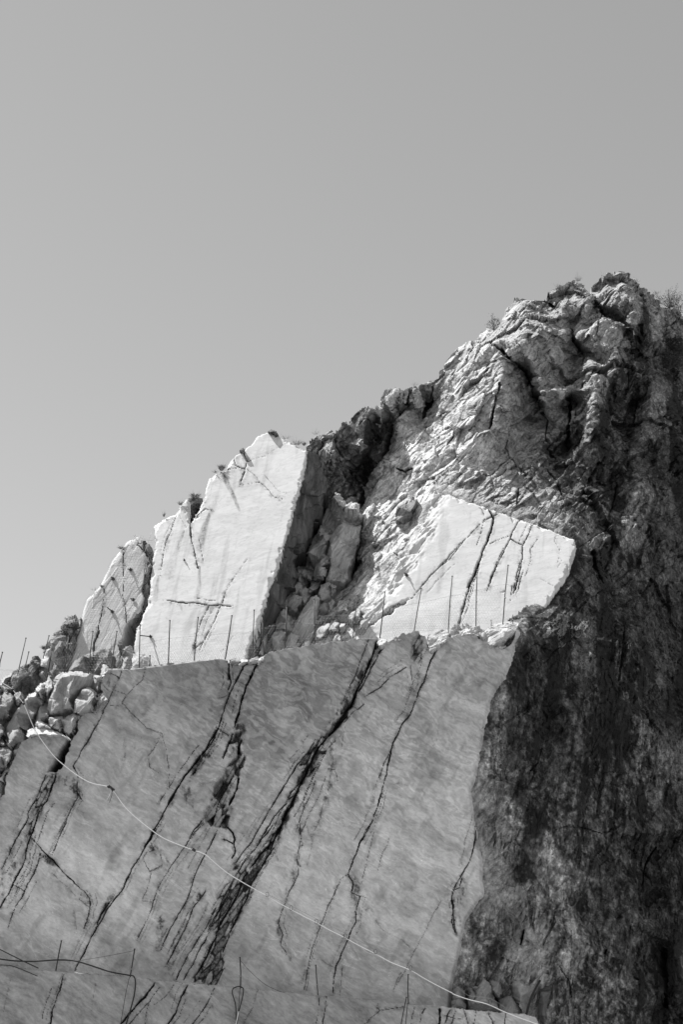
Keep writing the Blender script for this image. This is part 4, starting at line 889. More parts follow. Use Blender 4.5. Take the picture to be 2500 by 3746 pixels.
add(Hc((830, 340), (780, 370), (740, 460), (700, 540), (660, 650), (620, 750), (590, 850), (570, 940), (545, 1090)), 2.4, .07, .8); add(Hc((990, 80), (960, 200), (930, 320), (910, 400)), 1.8, .05, .6); add(Hc((1090, 120), (1050, 200), (1010, 330)), 1.6, .05, .6)
add(Hc((520, 60), (520, 140), (500, 230), (510, 340), (440, 480), (400, 600), (380, 660), (410, 730), (390, 790), (440, 860)), 2.8, .08, .75); add(Hc((870, 575), (885, 600)), 5, .1, .9); add(Hc((500, 260), (520, 290)), 8, .03, .5)
add(Hc((1520, 400), (1490, 480), (1500, 560), (1490, 640), (1510, 720)), 3.6, .1, .8); add(I((245, 200), (250, 290), (210, 430), (150, 530), (100, 620), (95, 700), (110, 800), (120, 900)), 4, .12, .85); add(I((155, 540), (145, 600), (100, 620)), 4, .1, .9)
add(I((240, 100), (215, 180), (180, 300), (150, 480)), 1.6, .04, .5); add(Hc((1420, 510), (1380, 580), (1300, 740), (1240, 850), (1190, 960), (1130, 1060)), 1.8, .05, .6); add(Hc((1000, 630), (1050, 700), (1180, 770), (1240, 830)), 1.6, .04, .5)
add(Hc((600, 880), (660, 890), (740, 940)), 1.6, .04, .5); add(Hc((1170, 960), (1140, 1020), (1110, 1090)), 2.4, .06, .5); add(Hc((560, 30), (600, 130), (560, 300)), 1.4, .03, .4); add(Hc((400, 20), (370, 200), (380, 260)), 2, .05, .5)
add(Fc((835, 195), (760, 390), (690, 540), (600, 670), (520, 760), (450, 900), (400, 1010), (340, 1130), (270, 1290)), 8, .3, 1)
add(G((1560, 120), (1440, 260), (1400, 330), (1340, 470), (1280, 560), (1230, 680), (1180, 790), (1130, 880)), 6, .2, .95)
add(Fc((870, 215), (790, 360), (735, 470)), 5, .2, .9); add(G((1568, 160), (1460, 330), (1400, 480), (1330, 620), (1280, 760)), 4.5, .15, .9); add(G((1350, 330), (1290, 450), (1230, 560), (1190, 640)), 4, .15, .85)
add(G((1420, 200), (1330, 360), (1270, 450)), 3.5, .12, .85)
bench_cracks = companions(c_, 5)
bench_smears = [(M((560, 1000), (500, 1400), (330, 1800), (170, 2080)), 30, 44, .42), (M((230, 1200), (60, 1420)), 16, 22, .5), (Fc((790, 300), (640, 560), (500, 800), (400, 1000), (280, 1270)), 14, 30, .45), (G((1500, 160), (1380, 400), (1280, 620), (1180, 900)), 34, 46, .40),
    (G((1150, 420), (1040, 640), (960, 860)), 16, 24, .36), (K((560, 760), (470, 960), (350, 1250), (250, 1560)), 20, 22, .4), (K((820, 860), (770, 760), (640, 740)), 22, 30, .42), (K((430, 1560), (600, 1640)), 20, 16, .45), (Fc((1060, 170), (1030, 330), (1050, 460)), 14, 18, .4),
    (Fc((900, 780), (820, 960), (760, 1200)), 10, 14, .3), (Fc((600, 700), (590, 900), (540, 1100), (480, 1250)), 16, 24, .34), (Hc((860, 380), (880, 620)), 18, 20, .45), (Hc((950, 560), (1010, 640)), 14, 10, .35), (I((150, 540), (170, 700)), 18, 16, .5), (I((100, 620), (120, 900)), 8, 8, .4),
    (Hc((520, 60), (500, 280), (440, 480)), 12, 18, .35), (Hc((380, 640), (400, 760), (460, 880)), 14, 12, .4), (E((800, 600), (790, 800)), 14, 20, .25), (E((860, 590), (840, 720)), 12, 18, .22), (E((700, 260), (800, 420)), 18, 22, .3), (G((640, 420), (560, 600)), 12, 12, .5),
    (G((420, 520), (435, 640)), 7, 9, .35), (G((930, 560), (900, 740)), 22, 16, .4), (G((90, 60), (40, 250), (0, 420)), 18, 22, .36), (K((160, 1650), (60, 1900)), 16, 20, .35), (E((1340, 700), (1200, 880), (1080, 1040)), 10, 12, .4), (E((1180, 930), (1240, 1060)), 26, 20, .35), (G((880, 150), (960, 260)), 22, 22, .32)]
bench_tone = Z((680, 1600, .60), (760, 1540, .62), (350, 1600, .72), (500, 1560, .60), (400, 1540, .55), (650, 1700, .66), (250, 1800, .85), (300, 2050, 1.05), (600, 2000, 1.0), (900, 2000, 1.08), (950, 1750, .98), (1100, 1550, .8), (1000, 1600, .85), (1050, 2200, 1.0), (700, 2200, 1.0),
               (600, 1800, .88), (600, 2250, .9), (100, 1800, .8), (100, 2050, 1.1), (50, 2150, .9), (450, 2150, .85), (700, 1800, .95), (1050, 1900, 1.0), (380, 1720, .8), (200, 2150, 1.05))
def bench_shape(U, V, co):
    h, st = crack_set(U, V, bench_cracks, 80)
    h2, s2 = recess_set(U, V, bench_recess, 84)
    z = 0 * U
    h = h + h2 + .05 * fbm(co[:, 0] * .35, z, co[:, 2] * .35, 3, .5, 86) + .006 * fbm(co[:, 0] * 5, z, co[:, 2] * 5, 3, .6, 87)
    e, _ = segdist(BENCH_EDGE, U, V)
    h = h - .25 * sstep(22, 0, e)
    tp, _ = segdist(bench_top[:12], U, V)
    h = h - .05 * sstep(7, 0, tp)
    tone = idw(bench_tone, U, V, 3.5, 70.0)
    # swirling grey bands in the marble itself
    a = math.radians(-32)
    p = (co[:, 0] * math.cos(a) + co[:, 2] * math.sin(a)); q = -co[:, 0] * math.sin(a) + co[:, 2] * math.cos(a)
    q = q + .35 * fbm(p * .5, q * .5, z, 3, .6, 88)
    bands = fbm(p * .13, q * .75, z, 5, .55, 89)
    # rusty-dark dirt washed out of the joints, along the dip
    b = math.radians(60)
    p2 = (co[:, 0] * math.cos(b) + co[:, 2] * math.sin(b)); q2 = -co[:, 0] * math.sin(b) + co[:, 2] * math.cos(b)
    wash = fbm(p2 * .35, q2 * 1.6, z, 4, .6, 92)
    wear = sstep(.12, .5, wash) * .22
    fine = fbm(p * 2.2, q * 3.6, z, 5, .7, 93)
    water = fbm(co[:, 0] * 1.6 + .2 * co[:, 2], z, co[:, 2] * .12, 4, .55, 97)
    patch = fbm(p * .5 + .3 * bands, q * 1.5, z, 4, .6, 94)
    pat = .16 * sstep(.02, .12, patch) - .16 * sstep(.02, .12, -patch)
    line2 = np.clip(1 - np.abs(fbm(p * .9, q * 3.4, z + 7, 3, .6, 103)) / .022, 0, 1) * sstep(.05, .3, fbm(p * .8, q * .8, z + 13, 2, .5, 104))
    line3 = np.clip(1 - np.abs(fbm(p * .7, q * 2.6, z + 17, 3, .6, 105)) / .025, 0, 1) * sstep(.0, .3, fbm(p * .7, q * .7, z + 23, 2, .5, 106))
    w1 = fbm(p * 1.1, q * 2.0, z, 3, .6, 98); w2 = fbm(p * 1.1 + 9, q * 2.0, z, 3, .6, 99)
    sv = fbm(p * 1.5 + 1.3 * w1, q * 4.2 + 1.6 * w2, z, 3, .55, 101)
    amt = idw(Z((700, 1560, 1.0), (560, 1640, .9), (800, 1520, 1.0), (900, 1600, .7), (400, 1580, .6), (250, 1750, .35), (900, 2000, .3), (1050, 1700, .55), (300, 2050, .25), (650, 2050, .3), (1000, 2200, .35), (600, 1850, .6)), U, V, 3, 60)
    swirl = amt * (.30 * sstep(-.05, .05, sv) + .16 * sstep(.10, .16, sv) - .23)
    sv2 = fbm(p * 3.2 + 1.0 * w2, q * 8 + 1.2 * w1, z, 3, .6, 102)
    swirl = swirl + .05 * sstep(.04, .14, sv2) - .06 * sstep(.06, .18, -sv2)
    line = np.clip(1 - np.abs(fbm(p * .35, q * 2.0, z, 3, .55, 95)) / .03, 0, 1) * sstep(0, .3, fbm(p * .6, q * .6, z + 3, 2, .5, 96))
    tone = tone ** 1.15 * (1.10 + .42 * bands + .12 * fine + .5 * pat + .40 * line + .3 * line2 - .25 * line3 + .22 * water + swirl) * (1 - wear)
    sm_ = 1.7 * smears(U, V, bench_smears, 170) * np.clip(.55 + 2.2 * fbm(U * .03, V * .022, z, 4, .7, 171), 0, 1.4)
    tone = tone * (1 - .45 * np.clip(sm_, 0, 1))
    return h, {'tone': np.clip(tone, .3, 1.5), 'stain_shade': np.clip(np.maximum(np.maximum(st, s2), .8 * sm_), 0, 1)}
SEPS = [K((840, 60), (830, 120), (770, 330), (640, 620), (580, 760), (500, 960), (390, 1170), (290, 1440), (140, 1860), (0, 2110), (-120, 2400)),
        M((620, 130), (500, 470), (380, 760), (310, 980), (100, 1310), (0, 1440)) + E((1180, 850), (1060, 1050), (920, 1307)) + G((800, 210), (720, 345), (580, 580), (480, 760), (400, 900), (300, 1200)),
        Fc((870, 150), (770, 380), (700, 540), (580, 700), (480, 880), (400, 1020), (300, 1230)) + G((1480, 250), (1330, 500), (1230, 700), (1130, 900), (1000, 1200)),
        Fc((1200, 120), (1110, 300), (1040, 480), (960, 640), (910, 740), (860, 960), (800, 1150)) + Hc((985, 5), (900, 150), (840, 310), (860, 430), (880, 560), (840, 720), (750, 930), (730, 1100), (700, 1300))]
def bench_split(u, v):
    lab = np.zeros(u.shape, int)
    for s in SEPS:
        vv = np.array([p[1] for p in s]); uu = np.array([p[0] for p in s])
        o = np.argsort(vv)
        lab += (u > np.interp(v, vv[o], uu[o])).astype(int)
    return lab
bench = empty('quarry_bench', P(900, 3600, 58.0))
tag(bench, 'large grey veined marble bench face crossed by slanting fissures, below the fence', 'rock face')
slabs = relief('bench', bench_poly, BENCH, 2.7, bench_shape, MAT_BENCH, back=6.5, edge=6.0, edge_scale=.035, split=bench_split, part_name='marble_slab', seed=19)
slab_labels = ['slab beyond the open black fissure', 'broad smooth slab with the rope clamp', 'dark swirled slab left of the black shear zone', 'pale slab beside the black shear zone', 'smooth slab ending at the dark cliff']
for o, lb in zip(slabs, slab_labels):
    adopt(o, bench); o['label'] = lb

# ------------------------------------------------------------------ the lowest bench at the foot
low_top = G((-350, 785), (0, 830), (230, 855), (440, 870), (740, 893), (960, 917), (1200, 940), (1568, 972)) + Hc((530, 1105), (760, 1120), (960, 1140), (1220, 1165), (1400, 1180), (1568, 1197)) + \
    I((160, 1375), (350, 1390), (550, 1405), (630, 1420), (650, 1474), (700, 1600))
low_poly = O((-700, 3450)) + low_top + O((2040, 4060), (-700, 4060))
low_cracks = [(G((370, 880), (345, 970), (300, 1080), (290, 1170), (270, 1300)), 4.5, .15, .9), (G((890, 930), (830, 1010), (750, 1100), (690, 1170)), 6, .2, .95), (G((1080, 940), (1040, 1010), (1010, 1100), (960, 1170)), 4.5, .15, .9),
              (G((1230, 960), (1190, 1050), (1140, 1120), (1090, 1190)), 2.6, .1, .8), (Hc((690, 1120), (680, 1200), (665, 1300)), 2.8, .08, .8), (Hc((640, 1130), (640, 1200), (620, 1300)), 2, .06, .7),
              (Hc((1180, 1180), (1100, 1200), (1030, 1210), (980, 1250), (930, 1300)), 1.8, .05, .7), (Hc((1015, 1160), (1010, 1190), (1030, 1210)), 2, .06, .8), (G((1480, 970), (1450, 1060), (1400, 1170)), 1.6, .05, .5),
              (I((20, 1370), (10, 1474)), 6, .15, .9), (I((120, 1380), (90, 1474)), 3, .08, .7), (I((170, 1380), (200, 1474)), 2.4, .08, .7), (I((250, 1390), (230, 1474)), 3, .08, .8), (I((40, 1420), (160, 1440)), 2, .06, .7),
              (I((330, 1400), (360, 1474)), 3, .08, .7), (I((440, 1400), (430, 1474)), 2.6, .08, .7), (G((860, 1020), (840, 1100), (830, 1170)), 2.4, .06, .7), (G((1000, 940), (960, 1000), (880, 1060)), 1.8, .05, .5), (G((60, 900), (20, 1100)), 1.5, .04, .4),
              (G((550, 930), (520, 1100)), 1.5, .03, .35), (Hc((1250, 1190), (1230, 1300)), 2.6, .07, .7), (Hc((1320, 1190), (1290, 1250), (1280, 1300)), 3.4, .1, .8), (Hc((1410, 1195), (1410, 1300)), 6, .16, .95), (Hc((1480, 1200), (1440, 1300)), 3, .08, .8)]
def low_shape(U, V, co):
    h, st = crack_set(U, V, companions(low_cracks, 6), 100)
    z = 0 * U
    a = math.radians(-33)
    p = (co[:, 0] * math.cos(a) + co[:, 2] * math.sin(a)); q = -co[:, 0] * math.sin(a) + co[:, 2] * math.cos(a)
    q = q + .35 * fbm(p * .5, q * .5, z, 3, .6, 188)
    bands = fbm(p * .35, q * 1.6, z, 5, .62, 189)
    h = h + .04 * fbm(co[:, 0] * .5, z, co[:, 2] * .5, 3, .5, 106) - .012 * sstep(5, 0, segdist(low_top, U, V)[0])
    return h, {'tone': np.clip((.80 + .36 * sstep(1300, 1900, U)) * (1 + .5 * bands + .32 * fbm(p * 2.2, q * 8, z, 4, .7, 193)), .25, 1.5), 'stain_shade': st}
lowb = relief('lower_quarry_bench', low_poly, LOWER, 2.7, low_shape, MAT_LOWER, back=3.2, edge=3.0, edge_scale=.05, seed=23)
tag(lowb, 'lowest dark veined marble bench along the bottom, rods standing on its edge', 'rock face')

# unseen dark ledge sheet, added to cut bounce light on the bench foot
def ledge_blocker():
    us = np.linspace(-700, 1960, 120); q = []
    lx = [p[0] for p in sorted(low_top)]; ly = [p[1] for p in sorted(low_top)]
    v = np.interp(us, lx, ly)
    a = P(us, v + 14, LOWER(us, v) + .12); rows = []
    for k in range(6):
        t = k / 5
        b = a.copy(); b[:, 1] = a[:, 1] + t * 2.2; b[:, 2] = a[:, 2] + .02 - .10 * t + .05 * fbm(us * .03, us * 0 + k, us * 0, 3, .5, 7)
        rows.append(b)
    n = len(us); V_ = np.concatenate(rows)
    for k in range(5):
        for i in range(n - 1): q.append((k * n + i, k * n + i + 1, (k + 1) * n + i + 1, (k + 1) * n + i))
    o = make_mesh('ledge_bounce_blocker', V_, q, {'tone': np.ones(len(V_)), 'stain_shade': np.zeros(len(V_))}, MAT_BLOCKER)
    tag(o, kind='structure')
ledge_blocker()

# ================================================================== BOULDERS AND LOOSE ROCKS
def boulder(name, poly, host, depth, label, group, mat=MAT_BOULDER, tone=.85, ridge=.28, lift=.0, tilt=0.0, ang=55, step=2.8, seed=1, amp=.20, cat='boulder', back=.9, left=.35, pts=None, edge=2, lean=0.0):
    """a faceted stone: flat planes from its rim to a crest, then chipped"""
    c0u = sum(p[0] for p in poly) / len(poly); c0v = sum(p[1] for p in poly) / len(poly)
    poly = [(c0u + (p[0] - c0u) * 1.05, c0v + (p[1] - c0v) * 1.04) for p in poly]
    us = np.array([p[0] for p in poly]); vs = np.array([p[1] for p in poly])
    u0, u1, v0, v1 = us.min(), us.max(), vs.min(), vs.max()
    cu, cv = us.mean(), vs.mean()
    r = random.Random(seed)
    ctrl = [(p[0], p[1], 0.0) for p in poly]
    ctrl = [(cu + (u - cu) * 1.06, cv + (v - cv) * 1.05, -.35 * depth) for u, v, _ in ctrl]
    if pts is None:
        # a flat broken front with bevelled sides; the upper bevel is wide and faces the sky
        hgt = v1 - v0; pts = []
        gx, gy = r.uniform(-.3, .3), r.uniform(-.15, .25)
        for (u, v) in poly[r.randint(0, 1)::2]:
            top = v < cv - .12 * hgt
            k = (1 - ridge * r.uniform(.7, 1.25)) if top else r.uniform(.84, .94)
            ku = r.uniform(.78, .93)
            uu, vv = cu + (u - cu) * ku, cv + (v - cv) * k
            pts.append((uu, vv, depth * (r.uniform(.6, 1.1) + gx * (uu - cu) / (u1 - u0) + gy * (vv - cv) / hgt)))
        for _ in range(2):
            uu, vv = cu + r.uniform(-.2, .2) * (u1 - u0), cv + r.uniform(-.15, .25) * hgt
            pts.append((uu, vv, depth * r.uniform(.85, 1.3)))
    fld = tri_field(ctrl + list(pts), u0 - 25, v0 - 25, u1 + 25, v1 + 25, 2.0, blur=0)
    Y0 = float(host(cu, cv)) - lift
    tn = math.tan(math.radians(tilt))
    def dep(U, V):
        z = 0 * U
        wu = U + 2.5 * fbm(U * .04, V * .04, z + seed, 3, .55, seed); wv = V + 2.5 * fbm(U * .025, V * .025, z + seed + 3, 3, .55, seed + 1)
        return Y0 + (cv - V) * .0106 * tn + (U - cu) * .0106 * lean - fld(wu, wv)
    def shp(U, V, co):
        h, cr, rr = rock_detail(co, seed + 200, ang, .6, amp * 1.3, 2.6, .3)
        t = .96 * tone * (1 + .35 * fbm(co[:, 0] * 1.5, co[:, 1], co[:, 2] * 1.5, 3, .6, seed))
        return h, {'tone': np.clip(t, .1, 1.3), 'stain_shade': np.clip(cr * .35, 0, .8)}
    o = relief(name, poly, dep, step, shp, mat, back=back, edge=edge, edge_scale=.05, seed=seed, smooth=False)
    tag(o, label, cat, group)
    return o

# ---- heap at the left end of the bench
gp = 'broken boulders heaped beside the grey bench'
hb = lambda u, v: BENCH(u, v) + .5
boulder('boulder', J((-60, 1460), (0, 1330), (60, 1350), (130, 1395), (100, 1425), (40, 1440), (0, 1500), (-60, 1560)), hb, .7, 'low boulder at the frame edge under the top end of the white hose', gp, seed=2, tone=.6, lift=-1)
boulder('boulder', J((-60, 1700), (0, 1560), (20, 1490), (50, 1430), (110, 1418), (160, 1470), (165, 1600), (100, 1680), (60, 1750), (0, 1810), (-60, 1850)), hb, .8, 'dark rounded boulder at the frame edge, left of the leaning striped boulder', gp, seed=3, tone=.58, lift=-.6)
boulder('boulder', J((165, 1430), (240, 1408), (272, 1470), (225, 1540), (180, 1570), (158, 1500)), hb, .5, 'small block behind the white hose, above the leaning striped boulder', gp, seed=4, tone=.72, lift=-.4)
boulder('boulder', J((400, 1400), (410, 1350), (460, 1308), (500, 1308), (522, 1380), (505, 1450), (470, 1475), (430, 1440)), hb, .5, 'pale cracked boulder, left one of the pair beside the big fluted block', gp, seed=5, tone=1.05, ridge=.45, lift=-.3)
boulder('boulder', J((500, 1310), (550, 1280), (612, 1300), (602, 1360), (572, 1430), (530, 1475), (505, 1430)), hb, .5, 'pale cracked boulder touching the big fluted block', gp, seed=6, tone=1.05, ridge=.45, lift=-.2)
boulder('boulder', J((300, 1480), (340, 1430), (420, 1400), (440, 1440), (490, 1480), (480, 1500), (420, 1470), (330, 1500)), hb, .4, 'flat pale stone lying on top of the leaning striped boulder', gp, seed=7, tone=1.1, ridge=.6, lift=-.2, tilt=40)
boulder('boulder', J((40, 1900), (120, 1740), (170, 1650), (240, 1560), (270, 1510), (330, 1475), (420, 1450), (490, 1485), (500, 1540), (440, 1600), (400, 1680), (350, 1780), (310, 1870), (200, 1990), (100, 2010)), hb, .55,
        'large leaning striped boulder with the white hose crossing it', gp, seed=8, tone=.85, lift=-.45, ridge=.12)
boulder('boulder', J((388, 1800), (400, 1700), (440, 1600), (500, 1530), (558, 1490), (572, 1560), (557, 1690), (552, 1740), (500, 1765), (430, 1805)), hb, .6, 'narrow leaning slab between the striped boulder and the big fluted block', gp, seed=9, tone=.75, lift=-.4, ridge=.1)
b1 = boulder('boulder', J((556, 1690), (565, 1560), (590, 1440), (620, 1330), (640, 1260), (690, 1210), (790, 1180), (900, 1180), (1030, 1200), (1115, 1222), (1065, 1300), (1045, 1370), (1000, 1420), (930, 1480), (880, 1560), (855, 1640), (730, 1700), (640, 1695)), hb, 1.1,
        'biggest block of the heap, tall and fluted with a bright rim', gp, seed=10, tone=.85, lift=.0, step=2.6,
        pts=J((640, 1330, .75), (690, 1250, .95), (720, 1230, .7), (860, 1215, .9), (1000, 1235, .8), (600, 1500, .8), (740, 1340, .55), (730, 1500, .6), (800, 1360, .95), (780, 1500, 1.0), (640, 1600, 1.0), (720, 1610, .7), (880, 1400, .6), (980, 1320, .75), (830, 1600, .8)))
boulder('boulder', J((843, 1645), (858, 1500), (900, 1450), (940, 1375), (1010, 1352), (1080, 1395), (1112, 1430), (1092, 1460), (1052, 1540), (1035, 1600), (1000, 1655), (900, 1655)), hb, .8, 'pleated block with sharp ridges in front of the big fluted block', gp, seed=11, tone=.92, lift=.55, ridge=.2)
boulder('boulder', J((1050, 1360), (1080, 1230), (1112, 1220), (1165, 1235), (1190, 1190), (1240, 1150), (1245, 1200), (1165, 1290), (1140, 1385), (1112, 1405)), hb, .4, 'small broken stones wedged between the fluted block and the bench corner', gp, seed=12, tone=1.0, lift=-.1)
boulder('boulder', J((1080, 1675), (1075, 1560), (1090, 1480), (1150, 1420), (1200, 1398), (1262, 1440), (1240, 1500), (1180, 1560), (1105, 1660)), hb, .5, 'bright-edged stone leaning on the bench corner beside the pleated block', gp, seed=13, tone=1.05, lift=.2, ridge=.2, left=.2)
boulder('boulder', J((555, 1700), (640, 1688), (720, 1698), (725, 1760), (690, 1810), (640, 1795), (590, 1820), (560, 1790)), hb, .45, 'crumbled stone under the foot of the big fluted block', gp, seed=14, tone=1.0, lift=.3)
boulder('boulder', K((660, 90), (700, 60), (800, 30), (850, 15), (860, 50), (825, 110), (760, 245), (740, 260), (695, 235), (662, 170)), hb, .5, 'smooth block with a bright top beside the open black fissure', gp, seed=15, tone=.95, lift=.45, ridge=.25, tilt=-3)
boulder('boulder', K((540, 110), (600, 80), (665, 100), (665, 180), (690, 235), (640, 215), (560, 180)), hb, .4, 'crumpled stone behind the bright slab top', gp, seed=16, tone=.9, lift=.4)
boulder('boulder', K((385, 150), (400, 112), (450, 108), (500, 140), (540, 160), (560, 195), (470, 190), (410, 175)), hb, .25, 'low pale rubble stone on the bright slab top', gp, seed=17, tone=1.1, lift=.35, ridge=.5, tilt=30)
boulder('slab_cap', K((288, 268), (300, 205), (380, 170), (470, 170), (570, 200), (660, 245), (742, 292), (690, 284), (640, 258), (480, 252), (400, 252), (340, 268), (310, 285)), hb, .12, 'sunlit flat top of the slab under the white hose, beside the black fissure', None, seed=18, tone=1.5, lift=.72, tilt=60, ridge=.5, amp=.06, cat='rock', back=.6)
boulder('boulder', K((95, 580), (140, 430), (220, 318), (250, 305), (205, 450), (160, 540)), hb, .35, 'thin shard leaning on the left side of the slab under the hose', gp, seed=19, tone=.75, lift=.2)
boulder('boulder', K((88, 360), (130, 220), (200, 200), (255, 262), (240, 305), (180, 350), (112, 395)), hb, .5, 'small dark boulder below the leaning striped boulder', gp, seed=20, tone=.7, lift=.45)
boulder('boulder', K((-80, 420), (0, 398), (60, 378), (130, 418), (142, 450), (100, 560), (60, 640), (-80, 720)), hb, .6, 'layered dark boulder at the frame edge below the heap', gp, seed=21, tone=.62, lift=.2, ang=15)
boulder('boulder', K((-60, 720), (0, 690), (60, 612), (112, 570), (132, 598), (60, 680), (30, 760), (20, 900), (0, 950), (-60, 980)), hb, .5, 'thin boulder with a bright rim at the frame edge beside the slab', gp, seed=22, tone=.95, lift=.25)
boulder('boulder', K((-80, 300), (0, 150), (40, 190), (20, 290), (60, 380), (0, 400), (-80, 430)), hb, .6, 'dark shaded boulder low at the frame edge left of the striped boulder', gp, seed=23, tone=.55, lift=-.1)

# ---- outcrops on the upper ledge, left
go = 'rough outcrops on the upper ledge at the netting'
ho = lambda u, v: SLABP(u, v) - .2
hl = lambda u, v: BENCH(u, v) + 2.0
boulder('outcrop', J((-120, 1500), (-60, 1330), (20, 1250), (60, 1228), (120, 1188), (150, 1190), (110, 1300), (120, 1400), (0, 1500)), hl, .6, 'low pale stones at the frame edge at the foot of the leaning rods', go, seed=31, tone=.8, cat='rock', lift=-.3)
boulder('outcrop', J((95, 1380), (110, 1240), (150, 1180), (230, 1130), (330, 1080), (362, 1015), (432, 998), (452, 1080), (475, 1200), (455, 1420), (300, 1450), (150, 1450)), hl, .9, 'dark squat outcrop behind the tallest leaning rods', go, mat=MAT_NATURAL, seed=32, tone=.34, cat='rock', lift=-.3)
boulder('outcrop', J((438, 1215), (460, 1120), (490, 1000), (540, 918), (592, 908), (575, 1000), (525, 1130), (485, 1220)), hl, .5, 'bright tilted slab of rock standing against the rough outcrop', go, seed=33, tone=1.0, cat='rock', lift=.1, tilt=18)
boulder('outcrop', J((478, 970), (530, 880), (600, 780), (690, 690), (740, 600), (790, 563), (862, 558), (872, 620), (842, 700), (802, 800), (790, 870), (742, 1000), (742, 1200), (640, 1260), (560, 1240), (590, 1000), (602, 905)), ho, .9,
        'rough knobbly outcrop under netting beside the pale slab', go, mat=MAT_NATURAL, seed=34, tone=.5, cat='rock', lift=-.4, tilt=10, amp=.45, edge=9)
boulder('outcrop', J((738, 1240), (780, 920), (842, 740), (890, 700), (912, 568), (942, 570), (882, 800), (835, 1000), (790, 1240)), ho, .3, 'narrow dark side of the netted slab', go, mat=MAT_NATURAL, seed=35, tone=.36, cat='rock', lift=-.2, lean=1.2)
boulder('outcrop', J((770, 1240), (800, 1150), (850, 1060), (950, 1000), (1062, 955), (1075, 1010), (1040, 1130), (1025, 1240)), ho, .7, 'grey rock at the foot of the netted slab', go, seed=36, tone=.6, cat='rock', lift=.9, ridge=.08)
boulder('outcrop', J((1035, 1240), (1060, 1080), (1110, 960), (1200, 918), (1262, 938), (1305, 1000), (1275, 1130), (1250, 1240)), ho, .7, 'dark rock with a bright left edge under the crack of the netted slab', go, seed=37, tone=.52, cat='rock', lift=.9, ridge=.1, left=.15)
boulder('outcrop', J((1150, 1240), (1162, 1100), (1200, 1082), (1245, 1110), (1262, 1160), (1250, 1240)), hl, .35, 'small pale stone on the ledge in front of the netted slab', go, seed=38, tone=1.0, cat='rock', ridge=.5, lift=-.2)
boulder('outcrop', J((1350, 1240), (1390, 1000), (1430, 888), (1500, 868), (1515, 960), (1505, 1060), (1480, 1240)), ho, .6, 'pointed rock with a bright left edge at the gap beside the white buttress', go, seed=39, tone=.75, cat='rock', lift=.9, left=.2)
boulder('outcrop', A((835, 1680), (848, 1545), (900, 1542), (945, 1580), (958, 1630), (958, 1680)), hl, .5, 'pale rubble stone against the foot of the white buttress', go, seed=40, tone=1.0, cat='rock', ridge=.5, lift=-.4)
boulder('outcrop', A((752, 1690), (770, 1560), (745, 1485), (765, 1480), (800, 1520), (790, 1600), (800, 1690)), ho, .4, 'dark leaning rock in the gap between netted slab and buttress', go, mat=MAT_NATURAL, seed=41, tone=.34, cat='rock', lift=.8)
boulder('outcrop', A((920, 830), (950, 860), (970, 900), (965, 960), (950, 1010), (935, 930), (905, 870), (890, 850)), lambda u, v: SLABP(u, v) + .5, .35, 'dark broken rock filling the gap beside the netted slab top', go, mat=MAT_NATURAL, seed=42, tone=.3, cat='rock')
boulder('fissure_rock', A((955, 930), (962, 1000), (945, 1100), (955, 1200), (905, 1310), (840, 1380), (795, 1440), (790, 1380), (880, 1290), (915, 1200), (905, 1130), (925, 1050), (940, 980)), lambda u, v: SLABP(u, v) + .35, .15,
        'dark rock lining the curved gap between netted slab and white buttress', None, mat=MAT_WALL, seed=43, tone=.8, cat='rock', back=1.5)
boulder('notch_rock', A((1200, 560), (1225, 550), (1260, 550), (1290, 560), (1285, 600), (1255, 650), (1228, 700), (1208, 725), (1203, 640)), lambda u, v: BUTT(u, v) + .9, .4, 'dark rock sunk in the notch on the crest of the white buttress', None, mat=MAT_NATURAL, seed=44, tone=.2, cat='rock', back=2)
boulder('crest_rock', B((305, 484), (335, 466), (360, 478), (392, 508), (365, 512), (340, 500)), lambda u, v: BUTT(u, v) - .05, .25, 'small dark rock on the very tip of the white buttress', None, mat=MAT_NATURAL, seed=45, tone=.3, cat='rock', edge=2, step=2)
boulder('crest_rock', A((1526, 258), (1540, 236), (1562, 244), (1560, 266), (1536, 272)), lambda u, v: BUTT(u, v) - .12, .25, 'dark loose stone perched on the left shoulder of the white buttress', None, mat=MAT_NATURAL, seed=46, tone=.3, cat='rock', edge=1.5, step=2)

